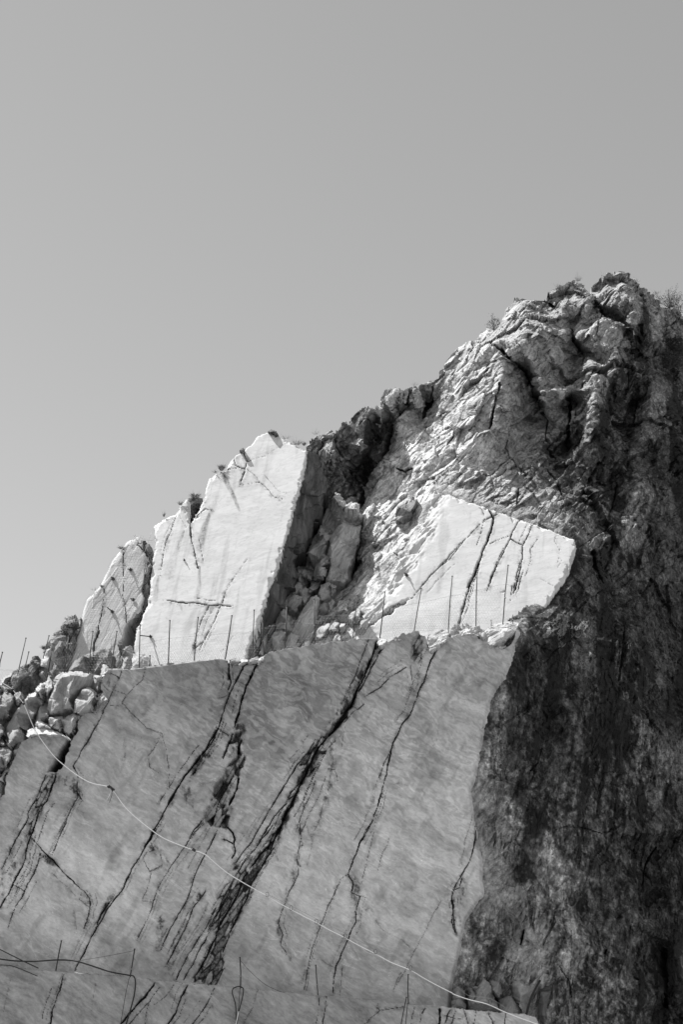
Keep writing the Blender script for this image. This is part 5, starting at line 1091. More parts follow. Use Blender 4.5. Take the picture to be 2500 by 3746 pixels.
# ---- rocks in the gully
gg = 'fallen rocks in the gully between the sawn faces'
hg = lambda u, v: BASEF(np.float64(u), np.float64(v))
gr = [
    ((580, 990), (600, 920), (640, 800), (700, 680), (760, 560), (850, 400), (920, 240), (1000, 88), (1060, 118), (1102, 190), (1122, 260), (1112, 400), (1010, 480), (985, 600), (965, 700), (870, 765), (800, 850), (765, 985), (700, 1045), (620, 1085)),
    ((1115, 260), (1150, 210), (1200, 188), (1282, 203), (1302, 280), (1292, 420), (1262, 640), (1222, 780), (1192, 960), (1130, 1035), (1050, 1075), (960, 1005), (925, 900), (980, 800), (950, 740), (995, 600), (1005, 470), (1105, 380)),
    ((720, 1145), (770, 990), (800, 860), (870, 738), (960, 768), (992, 810), (932, 905), (880, 1015), (800, 1110)),
    ((448, 1225), (470, 1080), (490, 1000), (535, 953), (580, 1010), (642, 1110), (592, 1205), (550, 1195)),
    ((585, 1205), (620, 1130), (700, 1108), (752, 1110), (742, 1180), (685, 1285), (640, 1295), (635, 1215)),
    ((465, 1295), (480, 1208), (560, 1188), (642, 1212), (632, 1285), (585, 1405), (552, 1490), (478, 1405)),
    ((846, 1175), (868, 1078), (950, 1043), (988, 1080), (982, 1205), (947, 1260), (868, 1240)),
    ((960, 1050), (1042, 1070), (1032, 1135), (988, 1190)),
    ((346, 1565), (358, 1480), (400, 1388), (440, 1358), (480, 1400), (547, 1480), (553, 1595), (480, 1625), (400, 1615)),
    ((322, 1385), (338, 1280), (400, 1228), (472, 1238), (462, 1335), (380, 1375)),
    ((308, 1392), (372, 1385), (352, 1462), (308, 1468)),
    ((212, 1575), (238, 1510), (332, 1518), (333, 1575), (260, 1640)),
    ((296, 1655), (340, 1600), (440, 1618), (453, 1700), (432, 1800), (320, 1810)),
    ((436, 1805), (480, 1660), (520, 1618), (592, 1650), (572, 1790)),
    ((806, 1375), (818, 1288), (900, 1262), (953, 1268), (932, 1355), (890, 1415), (818, 1435)),
    ((88, 1655), (150, 1618), (172, 1660), (130, 1870), (95, 1870)),
    ((966, 1565), (1008, 1498), (1062, 1508), (1063, 1575), (1000, 1595)),
    ((1072, 1545), (1088, 1508), (1142, 1508), (1143, 1565), (1098, 1580)),
    ((1176, 1425), (1218, 1368), (1302, 1338), (1313, 1445), (1240, 1485)),
    ((1306, 1545), (1328, 1478), (1402, 1448), (1403, 1535), (1338, 1575)),
    ((555, 1600), (620, 1420), (740, 1240), (800, 1218), (832, 1250), (795, 1500), (765, 1660), (640, 1760), (580, 1760)),
    ((800, 1640), (830, 1560), (900, 1510), (960, 1520), (940, 1600), (860, 1680), (790, 1700)),
    ((1000, 1720), (1030, 1650), (1085, 1630), (1090, 1700), (1060, 1740)),
    ((150, 1850), (190, 1690), (240, 1630), (235, 1700), (190, 1860)),
]
gl = ['tallest rock in the gully, leaning pillar with a pointed top', 'tall rock in the gully with a bright flat top, right of the leaning pillar', 'broken rock at the foot of the two tall gully rocks', 'angular rock left of the gully centre with a pointed tip',
      'wedge-shaped stone beside the angular pointed rock', 'chunky stone directly under the angular pointed rock', 'upright five-sided block low in the gully centre', 'small stone jammed beside the upright five-sided block',
      'big rounded boulder with a pale lower face behind the fence rods', 'dark blocky stone against the buttress side wall', 'little square stone under the dark blocky stone', 'small dark stone at the foot of the buttress side wall',
      'grey boulder behind the netting below the big rounded boulder', 'stone with a sunlit left face just above the bench edge', 'dark squarish stone below the upright five-sided block', 'sunlit shard in the corner at the buttress foot',
      'rounded stone in the shadow under the sunlit ledge', 'smaller rounded stone in the shadow under the sunlit ledge', 'overhanging rock above the shadowed hollow', 'stone at the lower tip of the white wedge', 'long leaning slab rising behind the netting in the gully',
      'sunlit rubble stone behind the netting, right of the long leaning slab', 'sunlit stone resting on the bench edge under the hollow', 'second sunlit shard at the buttress foot']
def grow(poly, k):
    cx_ = sum(p[0] for p in poly) / len(poly); cy_ = sum(p[1] for p in poly) / len(poly)
    return [(cx_ + (p[0] - cx_) * k, cy_ + (p[1] - cy_) * k) for p in poly]
for i, (poly, lb) in enumerate(zip(gr, gl)):
    lit = i in (15, 21, 22, 23)
    boulder('fallen_rock', L(*grow(poly, 1.12)), hg, 1.2 if i < 3 else .45, lb, gg, MAT_BOULDER, tone=.95 if lit else (.98 if i not in (9, 11, 14) else .62), seed=60 + i, lift=.35 + (.5 if i > 7 else .0), ridge=.12 if i < 3 else .25, amp=.42 if i < 3 else .22,
            ang=62, cat='rock', left=.55 if i == 0 else .35, back=1.5, tilt=14 if i in (0, 1, 2, 20) else (25 if lit else 4), step=2.6)
boulder('overhang_rock', B((1128, 1022), (1140, 960), (1200, 940), (1272, 908), (1285, 950), (1245, 1030), (1202, 1088), (1150, 1062)), hg, .7, 'dark jutting rock above the left corner of the white wedge', None, MAT_NATURAL, tone=.35, seed=90, lift=.1, ridge=.1, cat='rock', tilt=-15)

# ---- sunlit rubble on the lip of the bench
gc = 'sunlit broken stones along the lip of the bench'
hr = lambda u, v: BENCH(u, v) + .25
for i, (poly, lb) in enumerate([
    (((1205, 195), (1222, 140), (1300, 122), (1400, 148), (1385, 195), (1340, 178), (1260, 172)), 'flat sunlit stone on the bench lip below the right rods'),
    (((1375, 205), (1398, 142), (1440, 116), (1520, 100), (1565, 112), (1550, 165), (1500, 200), (1430, 235)), 'bright broken stones at the right-hand corner of the bench lip'),
    (((1415, 240), (1450, 182), (1500, 188), (1505, 240), (1480, 255)), 'small bright stone just below the corner of the bench lip'),
    (((1098, 262), (1096, 185), (1150, 146), (1200, 140), (1218, 182), (1165, 222), (1118, 265)), 'bright block filling the notch in the bench lip'),
    (((196, 325), (216, 285), (248, 272), (232, 310), (205, 335)), 'bright shard at the head of the widest bench crack'),
    (((98, 335), (118, 302), (155, 298), (140, 330)), 'small bright stone on the bench lip left of the crack head'),
    (((50, 330), (55, 295), (100, 290), (120, 310), (90, 345)), 'grey crumbled stone in the dip of the bench lip'),
    (((150, 340), (165, 290), (200, 280), (215, 300), (190, 330), (185, 380)), 'grey wedge of rock between the two crack heads'),
    (((826, 215), (840, 186), (882, 200), (872, 225), (850, 240)), 'pale stone at the head of the black shear zone'),
    (((880, 215), (905, 185), (945, 166), (960, 185), (920, 215)), 'pale stone just right of the shear zone head')]):
    boulder('lip_stone', Fc(*poly), hr, .3, lb, gc, tone=1.15 if i not in (6, 7) else .8, seed=110 + i, lift=.12, ridge=.6, tilt=42 if i not in (6, 7) else 0, cat='rock', amp=.3, step=2.4, edge=4, ang=35, back=1.5)

# ---- blocks at the foot of the dark cliff
gf = 'pale fallen blocks at the foot of the dark cliff'
hf = lambda u, v: LOWER(u, v) + 1.3
for i, (poly, lb) in enumerate([
    (((203, 1400), (205, 1340), (300, 1178), (342, 1220), (352, 1280), (402, 1385), (400, 1430)), 'pale triangular block at the cliff foot behind the hose'),
    (((340, 1250), (335, 1185), (400, 1198), (422, 1262), (400, 1305), (350, 1285)), 'small block leaning behind the pale triangular block'),
    (((400, 1440), (395, 1315), (470, 1288), (555, 1400), (560, 1450)), 'sloping block beside the pale triangular block'),
    (((485, 1320), (490, 1190), (600, 1168), (642, 1232), (600, 1350), (560, 1440), (505, 1345)), 'large pale block leaning under the curved black hose end'),
    (((195, 1350), (213, 1240), (268, 1228), (255, 1280), (225, 1400)), 'small block between the bench corner and the pale triangular block'),
    (((640, 1420), (660, 1260), (700, 1200), (730, 1260), (700, 1360), (690, 1480)), 'dark narrow rock at the cliff foot right of the curved hose end'),
    (((105, 1350), (130, 1230), (175, 1260), (180, 1380), (110, 1400)), 'flat pale block in the bench corner under the hose')]):
    boulder('fallen_block', I(*poly), hf, .55, lb, gf, tone=.72 if i != 5 else .4, seed=130 + i, lift=.0 + .2 * (i in (0, 2)), ridge=.15, cat='rock', amp=.16, ang=-20, step=2.8, back=1.2)

# ================================================================== FENCE, NETTING, ANCHORS
def rod(name, top, bot, Y, label, group, r=.021, cat='rod', lean=0.0, mat=MAT_STEEL, bend=.012):
    (u1, v1), (u2, v2) = top, bot
    a = P(u2, v2 + 8, Y); b = P(u1, v1, Y + lean)
    m = a + (b - a) * .55 + np.array([rnd.uniform(-bend, bend), rnd.uniform(-bend, bend), 0]) * 2
    root = empty(name, a)
    s = tube('shaft', [a - np.array([0, 0, .15]), a, m, b], r * rnd.uniform(.85, 1.1), mat, 8); adopt(s, root)
    c = tube('end_cap', [b, b + (b - a) / np.linalg.norm(b - a) * .03], r * 1.35, mat, 8); adopt(c, root)
    # tie wire where the netting is fixed
    k = a + (b - a) * rnd.uniform(.32, .45); d = (b - a) / np.linalg.norm(b - a)
    w = tube('tie_wire', [k - d * .02, k + d * .02], r * 1.5, MAT_WIRE, 8); adopt(w, root)
    tag(root, label, cat, group)
    return root
gfence = 'rusty fence rods along the bench edge'
LEDGE = lambda u, v: BENCH(u, v) + .35
rods = A(*[(15, 1545), (165, 1455), (183, 1543), (312, 1440), (330, 1530), (437, 1440), (592, 1412), (745, 1412), (893, 1370), (956, 1567), (1083, 1343), (1263, 1323), (1478, 1312)])
feet = A(*[(-12, 1660), (90, 1765), (135, 1765), (222, 1768), (290, 1745), (408, 1680), (565, 1668), (708, 1645), (887, 1640), (952, 1632), (1073, 1615), (1237, 1594), (1435, 1582)])
rods += B((227, 1625), (282, 1700), (435, 1600), (610, 1555), (885, 1530), (1060, 1510), (1293, 1488)) + D((97, 190), (257, 150), (453, 120))
feet += B((217, 1897), (288, 1882), (420, 1870), (613, 1842), (855, 1808), (1028, 1797), (1245, 1757)) + D((72, 510), (248, 493), (420, 472))
rl = ['leaning rod cut by the frame edge', 'tallest leaning rod, standing alone against the sky', 'shorter leaning rod just right of the tallest one', 'long rod leaning across the rough dark outcrop', 'short rod in front of the rough dark outcrop', 'rod in front of the narrow dark rock side at the netted slab',
      'rod in front of the lower netted slab, over its dark cleft', 'rod at the gap between netted slab and white buttress', 'rod at the left foot of the white buttress', 'short stub rod beside the left foot of the white buttress', 'rod before the white buttress, second from its left foot',
      'rod crossing the dark broken crack low on the white buttress', 'rod before the lower middle of the white buttress', 'rod at the lower right corner of the white buttress', 'short leaning rod at the shaded foot of the buttress side wall', 'rod in front of the big rounded gully boulder',
      'rod in front of the long leaning gully slab', 'rod in front of the shadowed hollow left of the white wedge', 'rod above the head of the black shear zone', 'rod leaning beside the dark scoop of the white wedge', 'rod in front of the white wedge left of its widest crack',
      'rod beside the widest black crack of the white wedge', 'last rod of the fence, before the right part of the white wedge']
for i, (t, f, lb) in enumerate(zip(rods, feet, rl)):
    extra = 1.3 if i < 6 else 0
    rod('fence_rod', t, f, LEDGE(f[0], f[1]) + extra, lb, gfence)
rod('peg', D((345, 470))[0], D((345, 492))[0], LEDGE(1798, 2280), 'tiny steel peg on the bench lip between the last two rods', None, .012, 'peg')
rod('peg', D((484, 438))[0], D((484, 462))[0], LEDGE(1878, 2262), 'tiny steel peg at the right end of the bench lip', None, .012, 'peg')

def hexnet(name, top, bot, Yf, cell=10.5, thick=.007, mat=MAT_WIRE, wob=1.2, parent=None, clip=None):
    """hexagonal wire netting hung between two lines, one connected sheet of wires"""
    us0 = max(top[0][0], bot[0][0]); us1 = min(top[-1][0], bot[-1][0])
    tx, ty = [p[0] for p in top], [p[1] for p in top]; bx, by = [p[0] for p in bot], [p[1] for p in bot]
    verts = {}; vl = []; edges = set(); faces = []
    dx, dy = cell * .866, cell * .75
    n = int((us1 - us0) / dx); vmin, vmax = min(ty), max(by)
    rows = int((vmax - vmin) / dy)
    I_, J_ = np.meshgrid(np.arange(n), np.arange(rows))
    CU = us0 + (I_ + .5 * (J_ % 2)) * dx + dx / 2; CV = vmin + J_ * dy + cell / 2
    ok = (CV > np.interp(CU, tx, ty)) & (CV < np.interp(CU, bx, by))
    if clip is not None: ok &= inside(clip, CU, CV)
    def vid(u, v):
        k = (round(u * 4), round(v * 4))
        if k not in verts:
            verts[k] = len(vl); vl.append((u, v))
        return verts[k]
    for j in range(rows):
        for i in range(n):
            cu = us0 + (i + .5 * (j % 2)) * dx + dx / 2; cv = vmin + j * dy + cell / 2
            if not ok[j, i]: continue
            c = [(cu, cv - cell / 2), (cu + dx / 2, cv - cell / 4), (cu + dx / 2, cv + cell / 4), (cu, cv + cell / 2), (cu - dx / 2, cv + cell / 4), (cu - dx / 2, cv - cell / 4)]
            faces.append([vid(*q) for q in c])
    uv = np.array(vl); u, v = uv[:, 0], uv[:, 1]; z = 0 * u
    uu = u + wob * perlin(u * .21, v * .21, z, 5) * 2; vv = v + wob * perlin(u * .21, v * .21, z + 4, 6) * 2
    pts = P(uu, vv, Yf(uu, vv) + .03 * perlin(u * .03, v * .03, z, 7))
    me = bpy.data.meshes.new(name)
    me.from_pydata([tuple(p) for p in pts], [], faces); me.update()
    me.materials.append(mat)
    o = bpy.data.objects.new(name, me); COL.objects.link(o)
    m = o.modifiers.new('wires', 'WIREFRAME'); m.thickness = thick; m.use_even_offset = False; m.use_replace = True; m.use_boundary = True
    if parent: adopt(o, parent)
    return o
ledge_line = A((-40, 1700), (0, 1765), (230, 1770), (420, 1685), (560, 1668)) + E((650, 170), (690, 165), (780, 163), (890, 158), (950, 150), (1070, 135), (1240, 115), (1390, 98), (1455, 106)) + \
    Fc((200, 300), (245, 272), (350, 245), (500, 223), (700, 195), (825, 184), (905, 190), (985, 160), (1080, 150), (1210, 140), (1300, 118), (1420, 112), (1480, 105))
ledge_line = sorted(ledge_line)
top_line = A((-40, 1655), (0, 1655), (240, 1660), (300, 1620), (420, 1570), (560, 1560), (720, 1545), (890, 1500), (1000, 1470), (1080, 1455), (1250, 1440), (1480, 1420), (1568, 1420)) + B((227, 1750), (435, 1705), (610, 1670), (760, 1655), (885, 1645), (1060, 1615), (1290, 1575), (1490, 1530)) + D((97, 315), (257, 278), (453, 240), (512, 330))
top_line = sorted(top_line)
fy = lambda u, v: LEDGE(u, v) + .05 + 1.3 * sstep(420, 300, np.asarray(u, float))
net = hexnet('fence_netting', top_line, ledge_line, fy, 12.5, .0042)
tag(net, 'low sagging wire netting strung along the fence rods on the bench edge', 'netting')
top2 = [(u, v) for u, v in sorted(A((970, 1570), (1100, 1550), (1250, 1535), (1480, 1515), (1568, 1500)) + B((100, 1868), (240, 1830)))]
net2 = hexnet('netting_strip', top2, [p for p in ledge_line], lambda u, v: fy(u, v) + .08, 9.0, .0065)
tag(net2, 'second dense strip of wire netting doubled along the foot of the white buttress', 'netting')
top3 = B((1110, 1705), (1220, 1690), (1370, 1650), (1490, 1635)) + D((70, 405), (200, 395), (262, 390))
net3 = hexnet('netting_strip', sorted(top3), ledge_line, lambda u, v: fy(u, v) + .08, 9.0, .0065)
tag(net3, 'second dense strip of wire netting doubled along the foot of the white wedge', 'netting')
# top wires of the fence
tag(tube('fence_wire', [P(u, v, fy(u, v) - .02) for u, v in top_line], .004, MAT_WIRE, 5, resample=3), 'thin wire along the top of the fence netting', 'wire')
# netting pinned over the slab and the outcrop
drape_clip = J((300, 1200), (480, 960), (590, 780), (740, 590), (800, 560), (930, 560), (990, 350), (1130, 210)) + A((650, 1095), (690, 1010), (725, 945), (790, 870), (830, 850), (885, 800), (970, 835), (985, 800), (975, 900), (955, 1100), (935, 1230), (900, 1330), (860, 1420), (850, 1520), (830, 1600), (700, 1650), (560, 1660), (420, 1680), (280, 1700))
du0, du1 = min(p[0] for p in drape_clip), max(p[0] for p in drape_clip); dv0, dv1 = min(p[1] for p in drape_clip), max(p[1] for p in drape_clip)
def drape_y(u, v):
    return SLABP(u, v) - .18 - .75 * sstep(2330, 2450, np.asarray(v, float)) - .9 * sstep(300, 230, np.asarray(u, float))
net4 = hexnet('rockfall_netting', [(du0, dv0), (du1, dv0)], [(du0, dv1), (du1, dv1)], drape_y, 11.0, .0045, clip=drape_clip, wob=1.6)
tag(net4, 'hexagonal rockfall netting draped over the pale slab and rough outcrop', 'netting')
tag(tube('netting_cable', [P(u, v, drape_y(u, v) - .05) for u, v in A((975, 760), (930, 880), (890, 1010), (860, 1130), (830, 1260), (760, 1440), (730, 1560))], .006, MAT_WIRE, 6, resample=3), 'thin steel cable running down over the netted slab', 'cable')
tag(tube('netting_cable', [P(u, v, drape_y(u, v) - .05) for u, v in A((885, 805), (920, 825), (975, 830), (985, 800))], .005, MAT_WIRE, 6, resample=3), 'thin wire bridging the slab tip to the white buttress', 'cable')

def box(name, c, ex, ey, ez, mat, taper=1.0):
    c, ex, ey, ez = map(np.asarray, (c, ex, ey, ez))
    v = []
    for k, s in ((-1, 1.0), (1, taper)):
        for i, j in ((-1, -1), (1, -1), (1, 1), (-1, 1)): v.append(c + s * i * ex + s * j * ey + k * ez)
    q = [(0, 1, 2, 3), (7, 6, 5, 4), (0, 4, 5, 1), (1, 5, 6, 2), (2, 6, 7, 3), (3, 7, 4, 0)]
    return make_mesh(name, v, q, None, mat, False)
def anchor(uv, tip, plane, label, group, size=.06, rodlen=.32):
    """rock bolt: square plate, nut and a protruding bar"""
    u, v = uv
    n = plane.n; c = P(u, v, float(plane(u, v))) + n * .05
    ex = np.cross(n, [0, 0, 1]); ex /= np.linalg.norm(ex); ey = np.cross(ex, n)
    a = math.radians(rnd.uniform(20, 60)); e1 = ex * math.cos(a) + ey * math.sin(a); e2 = -ex * math.sin(a) + ey * math.cos(a)
    root = empty('rock_anchor', c)
    adopt(box('plate', c, e1 * size, e2 * size, n * .03, MAT_PLATE), root)
    adopt(box('nut', c + n * .07, e1 * size * .45, e2 * size * .45, n * .05, MAT_PLATE, .7), root)
    tu, tv = tip
    end = P(tu, tv, float(plane(tu, tv)) - rodlen)
    adopt(tube('bar', [c, c + (end - c) * .5, end], .022, MAT_PLATE, 7), root)
    tag(root, label, 'anchor', group)
ga = 'steel rock anchors bolted into the marble'
anchor(A((835, 1022))[0], A((815, 1012))[0], SLABP, 'steel anchor highest on the netted slab, right of its long crack', ga)
anchor(A((723, 1080))[0], A((707, 1063))[0], SLABP, 'steel anchor on the netted slab, left of its long crack', ga)
anchor(A((850, 1212))[0], A((832, 1200))[0], SLABP, 'steel anchor on the netted slab beside the dark gap', ga)
anchor(A((718, 1290))[0], A((683, 1256))[0], SLABP, 'lowest steel anchor on the netted slab, with the longest bar', ga, rodlen=.5)
anchor(B((1200, 1405))[0], B((1184, 1384))[0], WEDGE, 'single steel anchor on the white wedge above the dark scoop', ga)
anchor(A((962, 1448))[0], A((895, 1436))[0], BUTT, 'steel bar bracket low on the left edge of the white buttress', ga, .05, .8)
anchor(B((1140, 1278))[0], B((1115, 1256))[0], WEDGE, 'bare steel bar sticking out of the rough edge of the white wedge', ga, .03, .4)
anchor(A((1177, 962))[0], A((1178, 950))[0], BUTT, 'small drilled pin in the middle of the white buttress', ga, .03, .1)

# ================================================================== HOSES, CABLES AND RODS ON THE LOWER BENCH
hose_px = E((-20, 240), (0, 250), (45, 275), (80, 300), (120, 350), (150, 390), (185, 470), (215, 540), (250, 600), (300, 670), (350, 730), (400, 775), (470, 830), (540, 875), (600, 900), (690, 918), (712, 935), (730, 955), (790, 1040), (860, 1110), (960, 1190), (1050, 1250), (1180, 1303)) + \
    G((1110, 170), (1175, 195), (1240, 250), (1310, 305), (1400, 360), (1480, 405)) + Hc((150, 390), (230, 440), (305, 480), (380, 525), (465, 570), (540, 610), (620, 650), (700, 695), (800, 745), (900, 800), (1000, 850), (1100, 905), (1225, 955), (1300, 1000), (1400, 1055), (1500, 1105)) + \
    I((0, 1235), (100, 1280), (200, 1315), (320, 1345), (420, 1390), (520, 1430), (640, 1474), (760, 1530))
hose_px = [hose_px[0]] + [p for q, p in zip(hose_px, hose_px[1:]) if p[0] - q[0] > 8]
hose_y = lambda u, v: float(BENCH(u, v)) - 1.4 - 1.6 * float(sstep(2500, 3300, np.array(float(v))))
hose = tube('air_hose', [P(u, v, hose_y(u, v)) for u, v in hose_px], .0145, MAT_HOSE, 10, resample=4)
tag(hose, 'long white hose sagging diagonally across the grey bench', 'hose')
cu_, cv_ = E((708, 930))[0]
cl = empty('hose_clamp', P(cu_, cv_, hose_y(cu_, cv_)))
cc = P(cu_, cv_, hose_y(cu_, cv_))
adopt(tube('band', [cc + np.array([-.12, 0, .10]), cc + np.array([-.05, 0, .05])], .055, MAT_PLATE, 10), cl)
adopt(tube('band', [cc + np.array([.04, 0, .0]), cc + np.array([.10, 0, -.07])], .055, MAT_PLATE, 10), cl)
adopt(box('clasp', cc + np.array([0.0, -.06, .02]), np.array([.05, 0, -.03]), np.array([.02, 0, .04]), np.array([0, .03, 0]), MAT_STEEL, .8), cl)
adopt(tube('loose_wire', [cc, cc + np.array([-.02, -.05, -.2]), cc + np.array([-.13, -.06, -.42])], .008, MAT_HOSE, 6, resample=4), cl)
adopt(tube('loose_wire', [cc + np.array([.05, 0, 0]), cc + np.array([.04, -.05, -.25]), cc + np.array([-.03, -.04, -.5])], .008, MAT_CABLE, 6, resample=4), cl)
tag(cl, 'metal clamp with dangling wire ends joining two lengths of the white hose', 'clamp')
cu_, cv_ = G((1112, 170))[0]; cc = P(cu_, cv_, hose_y(cu_, cv_))
c2 = empty('hose_clamp', cc)
adopt(tube('band', [cc + np.array([-.06, 0, .03]), cc + np.array([.06, 0, -.03])], .045, MAT_PLATE, 10), c2)
adopt(box('clasp', cc + np.array([0.0, -.05, .02]), np.array([.04, 0, -.02]), np.array([.01, 0, .03]), np.array([0, .02, 0]), MAT_STEEL, .8), c2)
tag(c2, 'small dark clamp on the white hose above the kink left of the shear zone', 'clamp')
# carrying wire with hanging rings
wire_px = Hc((300, 465), (470, 548), (630, 630), (800, 715), (860, 748), (1000, 822), (1100, 870), (1225, 922), (1350, 975), (1490, 1035)) + I((200, 1290), (340, 1310), (480, 1400))
tag(tube('carrying_wire', [P(u, v, hose_y(u, v)) for u, v in wire_px], .006, MAT_WIRE, 6, resample=4), 'thin wire running just above the lower half of the white hose', 'wire')
grg = 'wire rings hanging the white hose from its carrying wire'
ring_lb = ['topmost wire ring on the hose, just right of the shear zone', 'second wire ring down the hose', 'third wire ring down the hose', 'fourth wire ring down the hose', 'fifth wire ring down the hose', 'sixth wire ring, above the rod pair at the foot', 'lowest wire ring, in front of the pale triangular block']
for i, (u, v) in enumerate(Hc((310, 472), (462, 558), (623, 645), (808, 737), (1001, 835), (1225, 940)) + I((338, 1330))):
    c = P(u, v, hose_y(u, v)); R = .085
    pts = [c + np.array([R * .62 * math.cos(t), .03 * math.sin(t), R * math.sin(t)]) for t in np.linspace(0, 2 * math.pi, 17)]
    tag(tube('hanger_ring', pts, .007, MAT_CABLE, 6), ring_lb[i], 'ring', grg)
hx = E((80, 300), (150, 390))
for (u, v), lb in zip(hx, ['dark tie holding the upper end of the white hose', 'dark tie round the white hose above the striped boulder']):
    c = P(u, v, hose_y(u, v))
    tag(tube('hose_tie', [c + np.array([-.03, 0, .03]), c + np.array([.03, 0, -.03])], .042, MAT_CABLE, 10), lb, 'tie', 'ties round the upper hose')

LOWE = lambda u, v: float(LOWER(u, v)) + .15
rl2 = ['leaning rod on the lower bench edge, left of the hooked black cable', 'leaning rod on the lower bench edge where the black cable bends down', 'rod with the cable loop at its foot on the lower bench', 'rod standing alone on the lower bench edge beside a long crack', 'rod on the lower bench edge left of the hose end', 'short slanting rod crossing the one left of the hose end']
for (t, f), lb in zip([(G((352, 692))[0], G((318, 862))[0]), (G((772, 740))[0], G((745, 895))[0]), (G((1377, 788))[0], G((1380, 958))[0]), (Hc((620, 925))[0], Hc((635, 1112))[0]), (Hc((1210, 985))[0], Hc((1212, 1168))[0]), (Hc((1198, 1130))[0], Hc((1160, 1310))[0])], rl2):
    rod('bench_rod', t, f, LOWE(f[0], f[1]) - (.35 if lb.startswith('short') else 0), lb, 'rods on the lower bench edge')
def cable(pts, r, label, mat=MAT_CABLE, off=.3, name='cable'):
    o = tube(name, [P(u, v, LOWE(u, v) - off) for u, v in pts], r, mat, 8, resample=6)
    tag(o, label, 'cable'); return o
cable(G((-40, 722), (0, 740), (60, 770), (130, 805), (220, 847)), .018, 'black cable sloping down from the frame edge to the lower bench')
cable(G((-60, 790), (0, 795), (80, 805), (200, 808), (330, 800), (440, 808), (560, 845), (640, 870), (740, 888), (768, 895), (777, 930), (770, 1000), (750, 1080), (722, 1175), (700, 1260)), .024, 'thick black cable along the lower bench edge, hooking down over it')
cable(G((-60, 826), (0, 828), (70, 835), (150, 865), (215, 893)), .014, 'black cable lying slack on the lower bench corner at the frame edge')
cable(G((-40, 818), (60, 820), (200, 812), (320, 801)), .006, 'hair-thin wire under the thick black cable', MAT_WIRE)
cable(G((440, 806), (600, 780), (770, 747)), .006, 'thin taut wire rising to the tip of the cable-bend rod', MAT_CABLE)
cable(G((742, 900), (720, 1000), (690, 1180), (680, 1230)), .009, 'thin black cable hanging beside the cable hook', MAT_CABLE)
cable(G((1355, 1240), (1355, 1170), (1352, 1060), (1335, 1000), (1336, 968), (1358, 954), (1385, 955), (1397, 972), (1390, 1020), (1372, 1090), (1357, 1175), (1345, 1240)), .019, 'black cable loop slung over the foot of a rod', name='cable_loop')
cable(G((1370, 1095), (1360, 1140), (1350, 1190), (1340, 1240)), .016, 'white hose end hanging below the black cable loop', MAT_HOSE, .36, 'hose_end')
cable(G((1377, 960), (1370, 1060), (1358, 1180)), .010, 'thin dark line hanging inside the cable loop', MAT_CABLE, .33)
cable(Hc((135, 888), (200, 960), (290, 1040), (380, 1085), (420, 1096)), .007, 'thin wire curving down from the loop rod to the bench edge', MAT_CABLE)
cable(Hc((1205, 1165), (1200, 1230), (1190, 1320)), .012, 'black cable hanging over the lower bench edge at the rod pair', MAT_CABLE)
tag(tube('hose_end', [P(u, v, float(LOWER(u, v)) + .7) for u, v in I((658, 1193), (625, 1250), (595, 1320), (572, 1400), (560, 1470))], .040, MAT_CABLE, 10, resample=4), 'curved black hose end standing up in front of the pale blocks', 'hose')

# ================================================================== PLANTS
def blades(name, c, n, h, spread, seed, lean=(0, 0), w=.012, up=1.0, droop=.4):
    r = random.Random(seed); v = []; q = []; t = []
    for i in range(n):
        a = r.uniform(0, 2 * math.pi); d = spread * math.sqrt(r.random())
        b = c + np.array([math.cos(a) * d * .35, math.sin(a) * d * .25, 0])
        hh = h * r.uniform(.45, 1.1)
        tip = b + np.array([math.cos(a) * spread * r.uniform(.4, 1.2) + lean[0] * hh, math.sin(a) * spread * .6, hh * up + lean[1] * hh])
        mid = (b + tip) / 2 + np.array([0, 0, droop * .25 * hh])
        s = np.array([math.cos(a + 1.5) * w, math.sin(a + 1.5) * w * .5, 0])
        k = len(v)
        v += [b - s, b + s, mid + s * .7, mid - s * .7, tip]
        q.append((k, k + 1, k + 2, k + 3)); t.append((k + 3, k + 2, k + 4))
    return make_mesh(name, v, q, None, None, True, tris=t)
def tuft(uv, host, n, h, spread, label, group, seed, mat=MAT_GRASS, lean=(0, 0), up=1.0, stalks=0, w=.012, kind='grass_tuft'):
    u, v = uv
    c = P(u, v, float(host(u, v)) - .02)
    root = empty(kind, c)
    n, h, spread = int(n * .7), h * .8, spread * .8
    o = blades('grass_blades', c, n, h, spread, seed, lean, w, up); o.data.materials.append(mat); o['kind'] = 'stuff'; adopt(o, root)
    if stalks:
        s = blades('seed_stalks', c, stalks, h * 2.0, spread * 1.4, seed + 1, lean, .006, 1.0, .2); s.data.materials.append(MAT_STRAW); s['kind'] = 'stuff'; adopt(s, root)
    tag(root, label, 'grass', group)
gt = 'grass tufts on the rock crests'
tuft(A((1412, 385))[0], BUTT, 260, .32, .24, 'thick dark grass tuft on the left shoulder of the white buttress', gt, 1, stalks=14, w=.014)
tuft(A((1245, 560))[0], lambda u, v: BUTT(u, v) + .5, 240, .22, .35, 'dark plants in the notch on the buttress crest', gt, 2, stalks=16)
tuft(A((1150, 605))[0], BUTT, 40, .2, .2, 'thin dry grass beside the crest notch of the buttress', gt, 3, stalks=14)
tuft(A((1045, 680))[0], BUTT, 50, .22, .1, 'small upright plant on the lower left crest of the buttress', gt, 4, stalks=8)
tuft(A((1370, 400))[0], BUTT, 30, .12, .2, 'sparse dry grass left of the thick shoulder tuft', gt, 5, stalks=10)
tuft(B((500, 570))[0], lambda u, v: BUTT(u, v) + .2, 130, .22, .35, 'dry grass with tall seed stalks on the right crest of the buttress', gt, 6, MAT_STRAW, stalks=26)
tuft(B((430, 535))[0], lambda u, v: BUTT(u, v) + .2, 50, .2, .35, 'thin stalks near the tip of the buttress', gt, 7, MAT_STRAW, stalks=20)
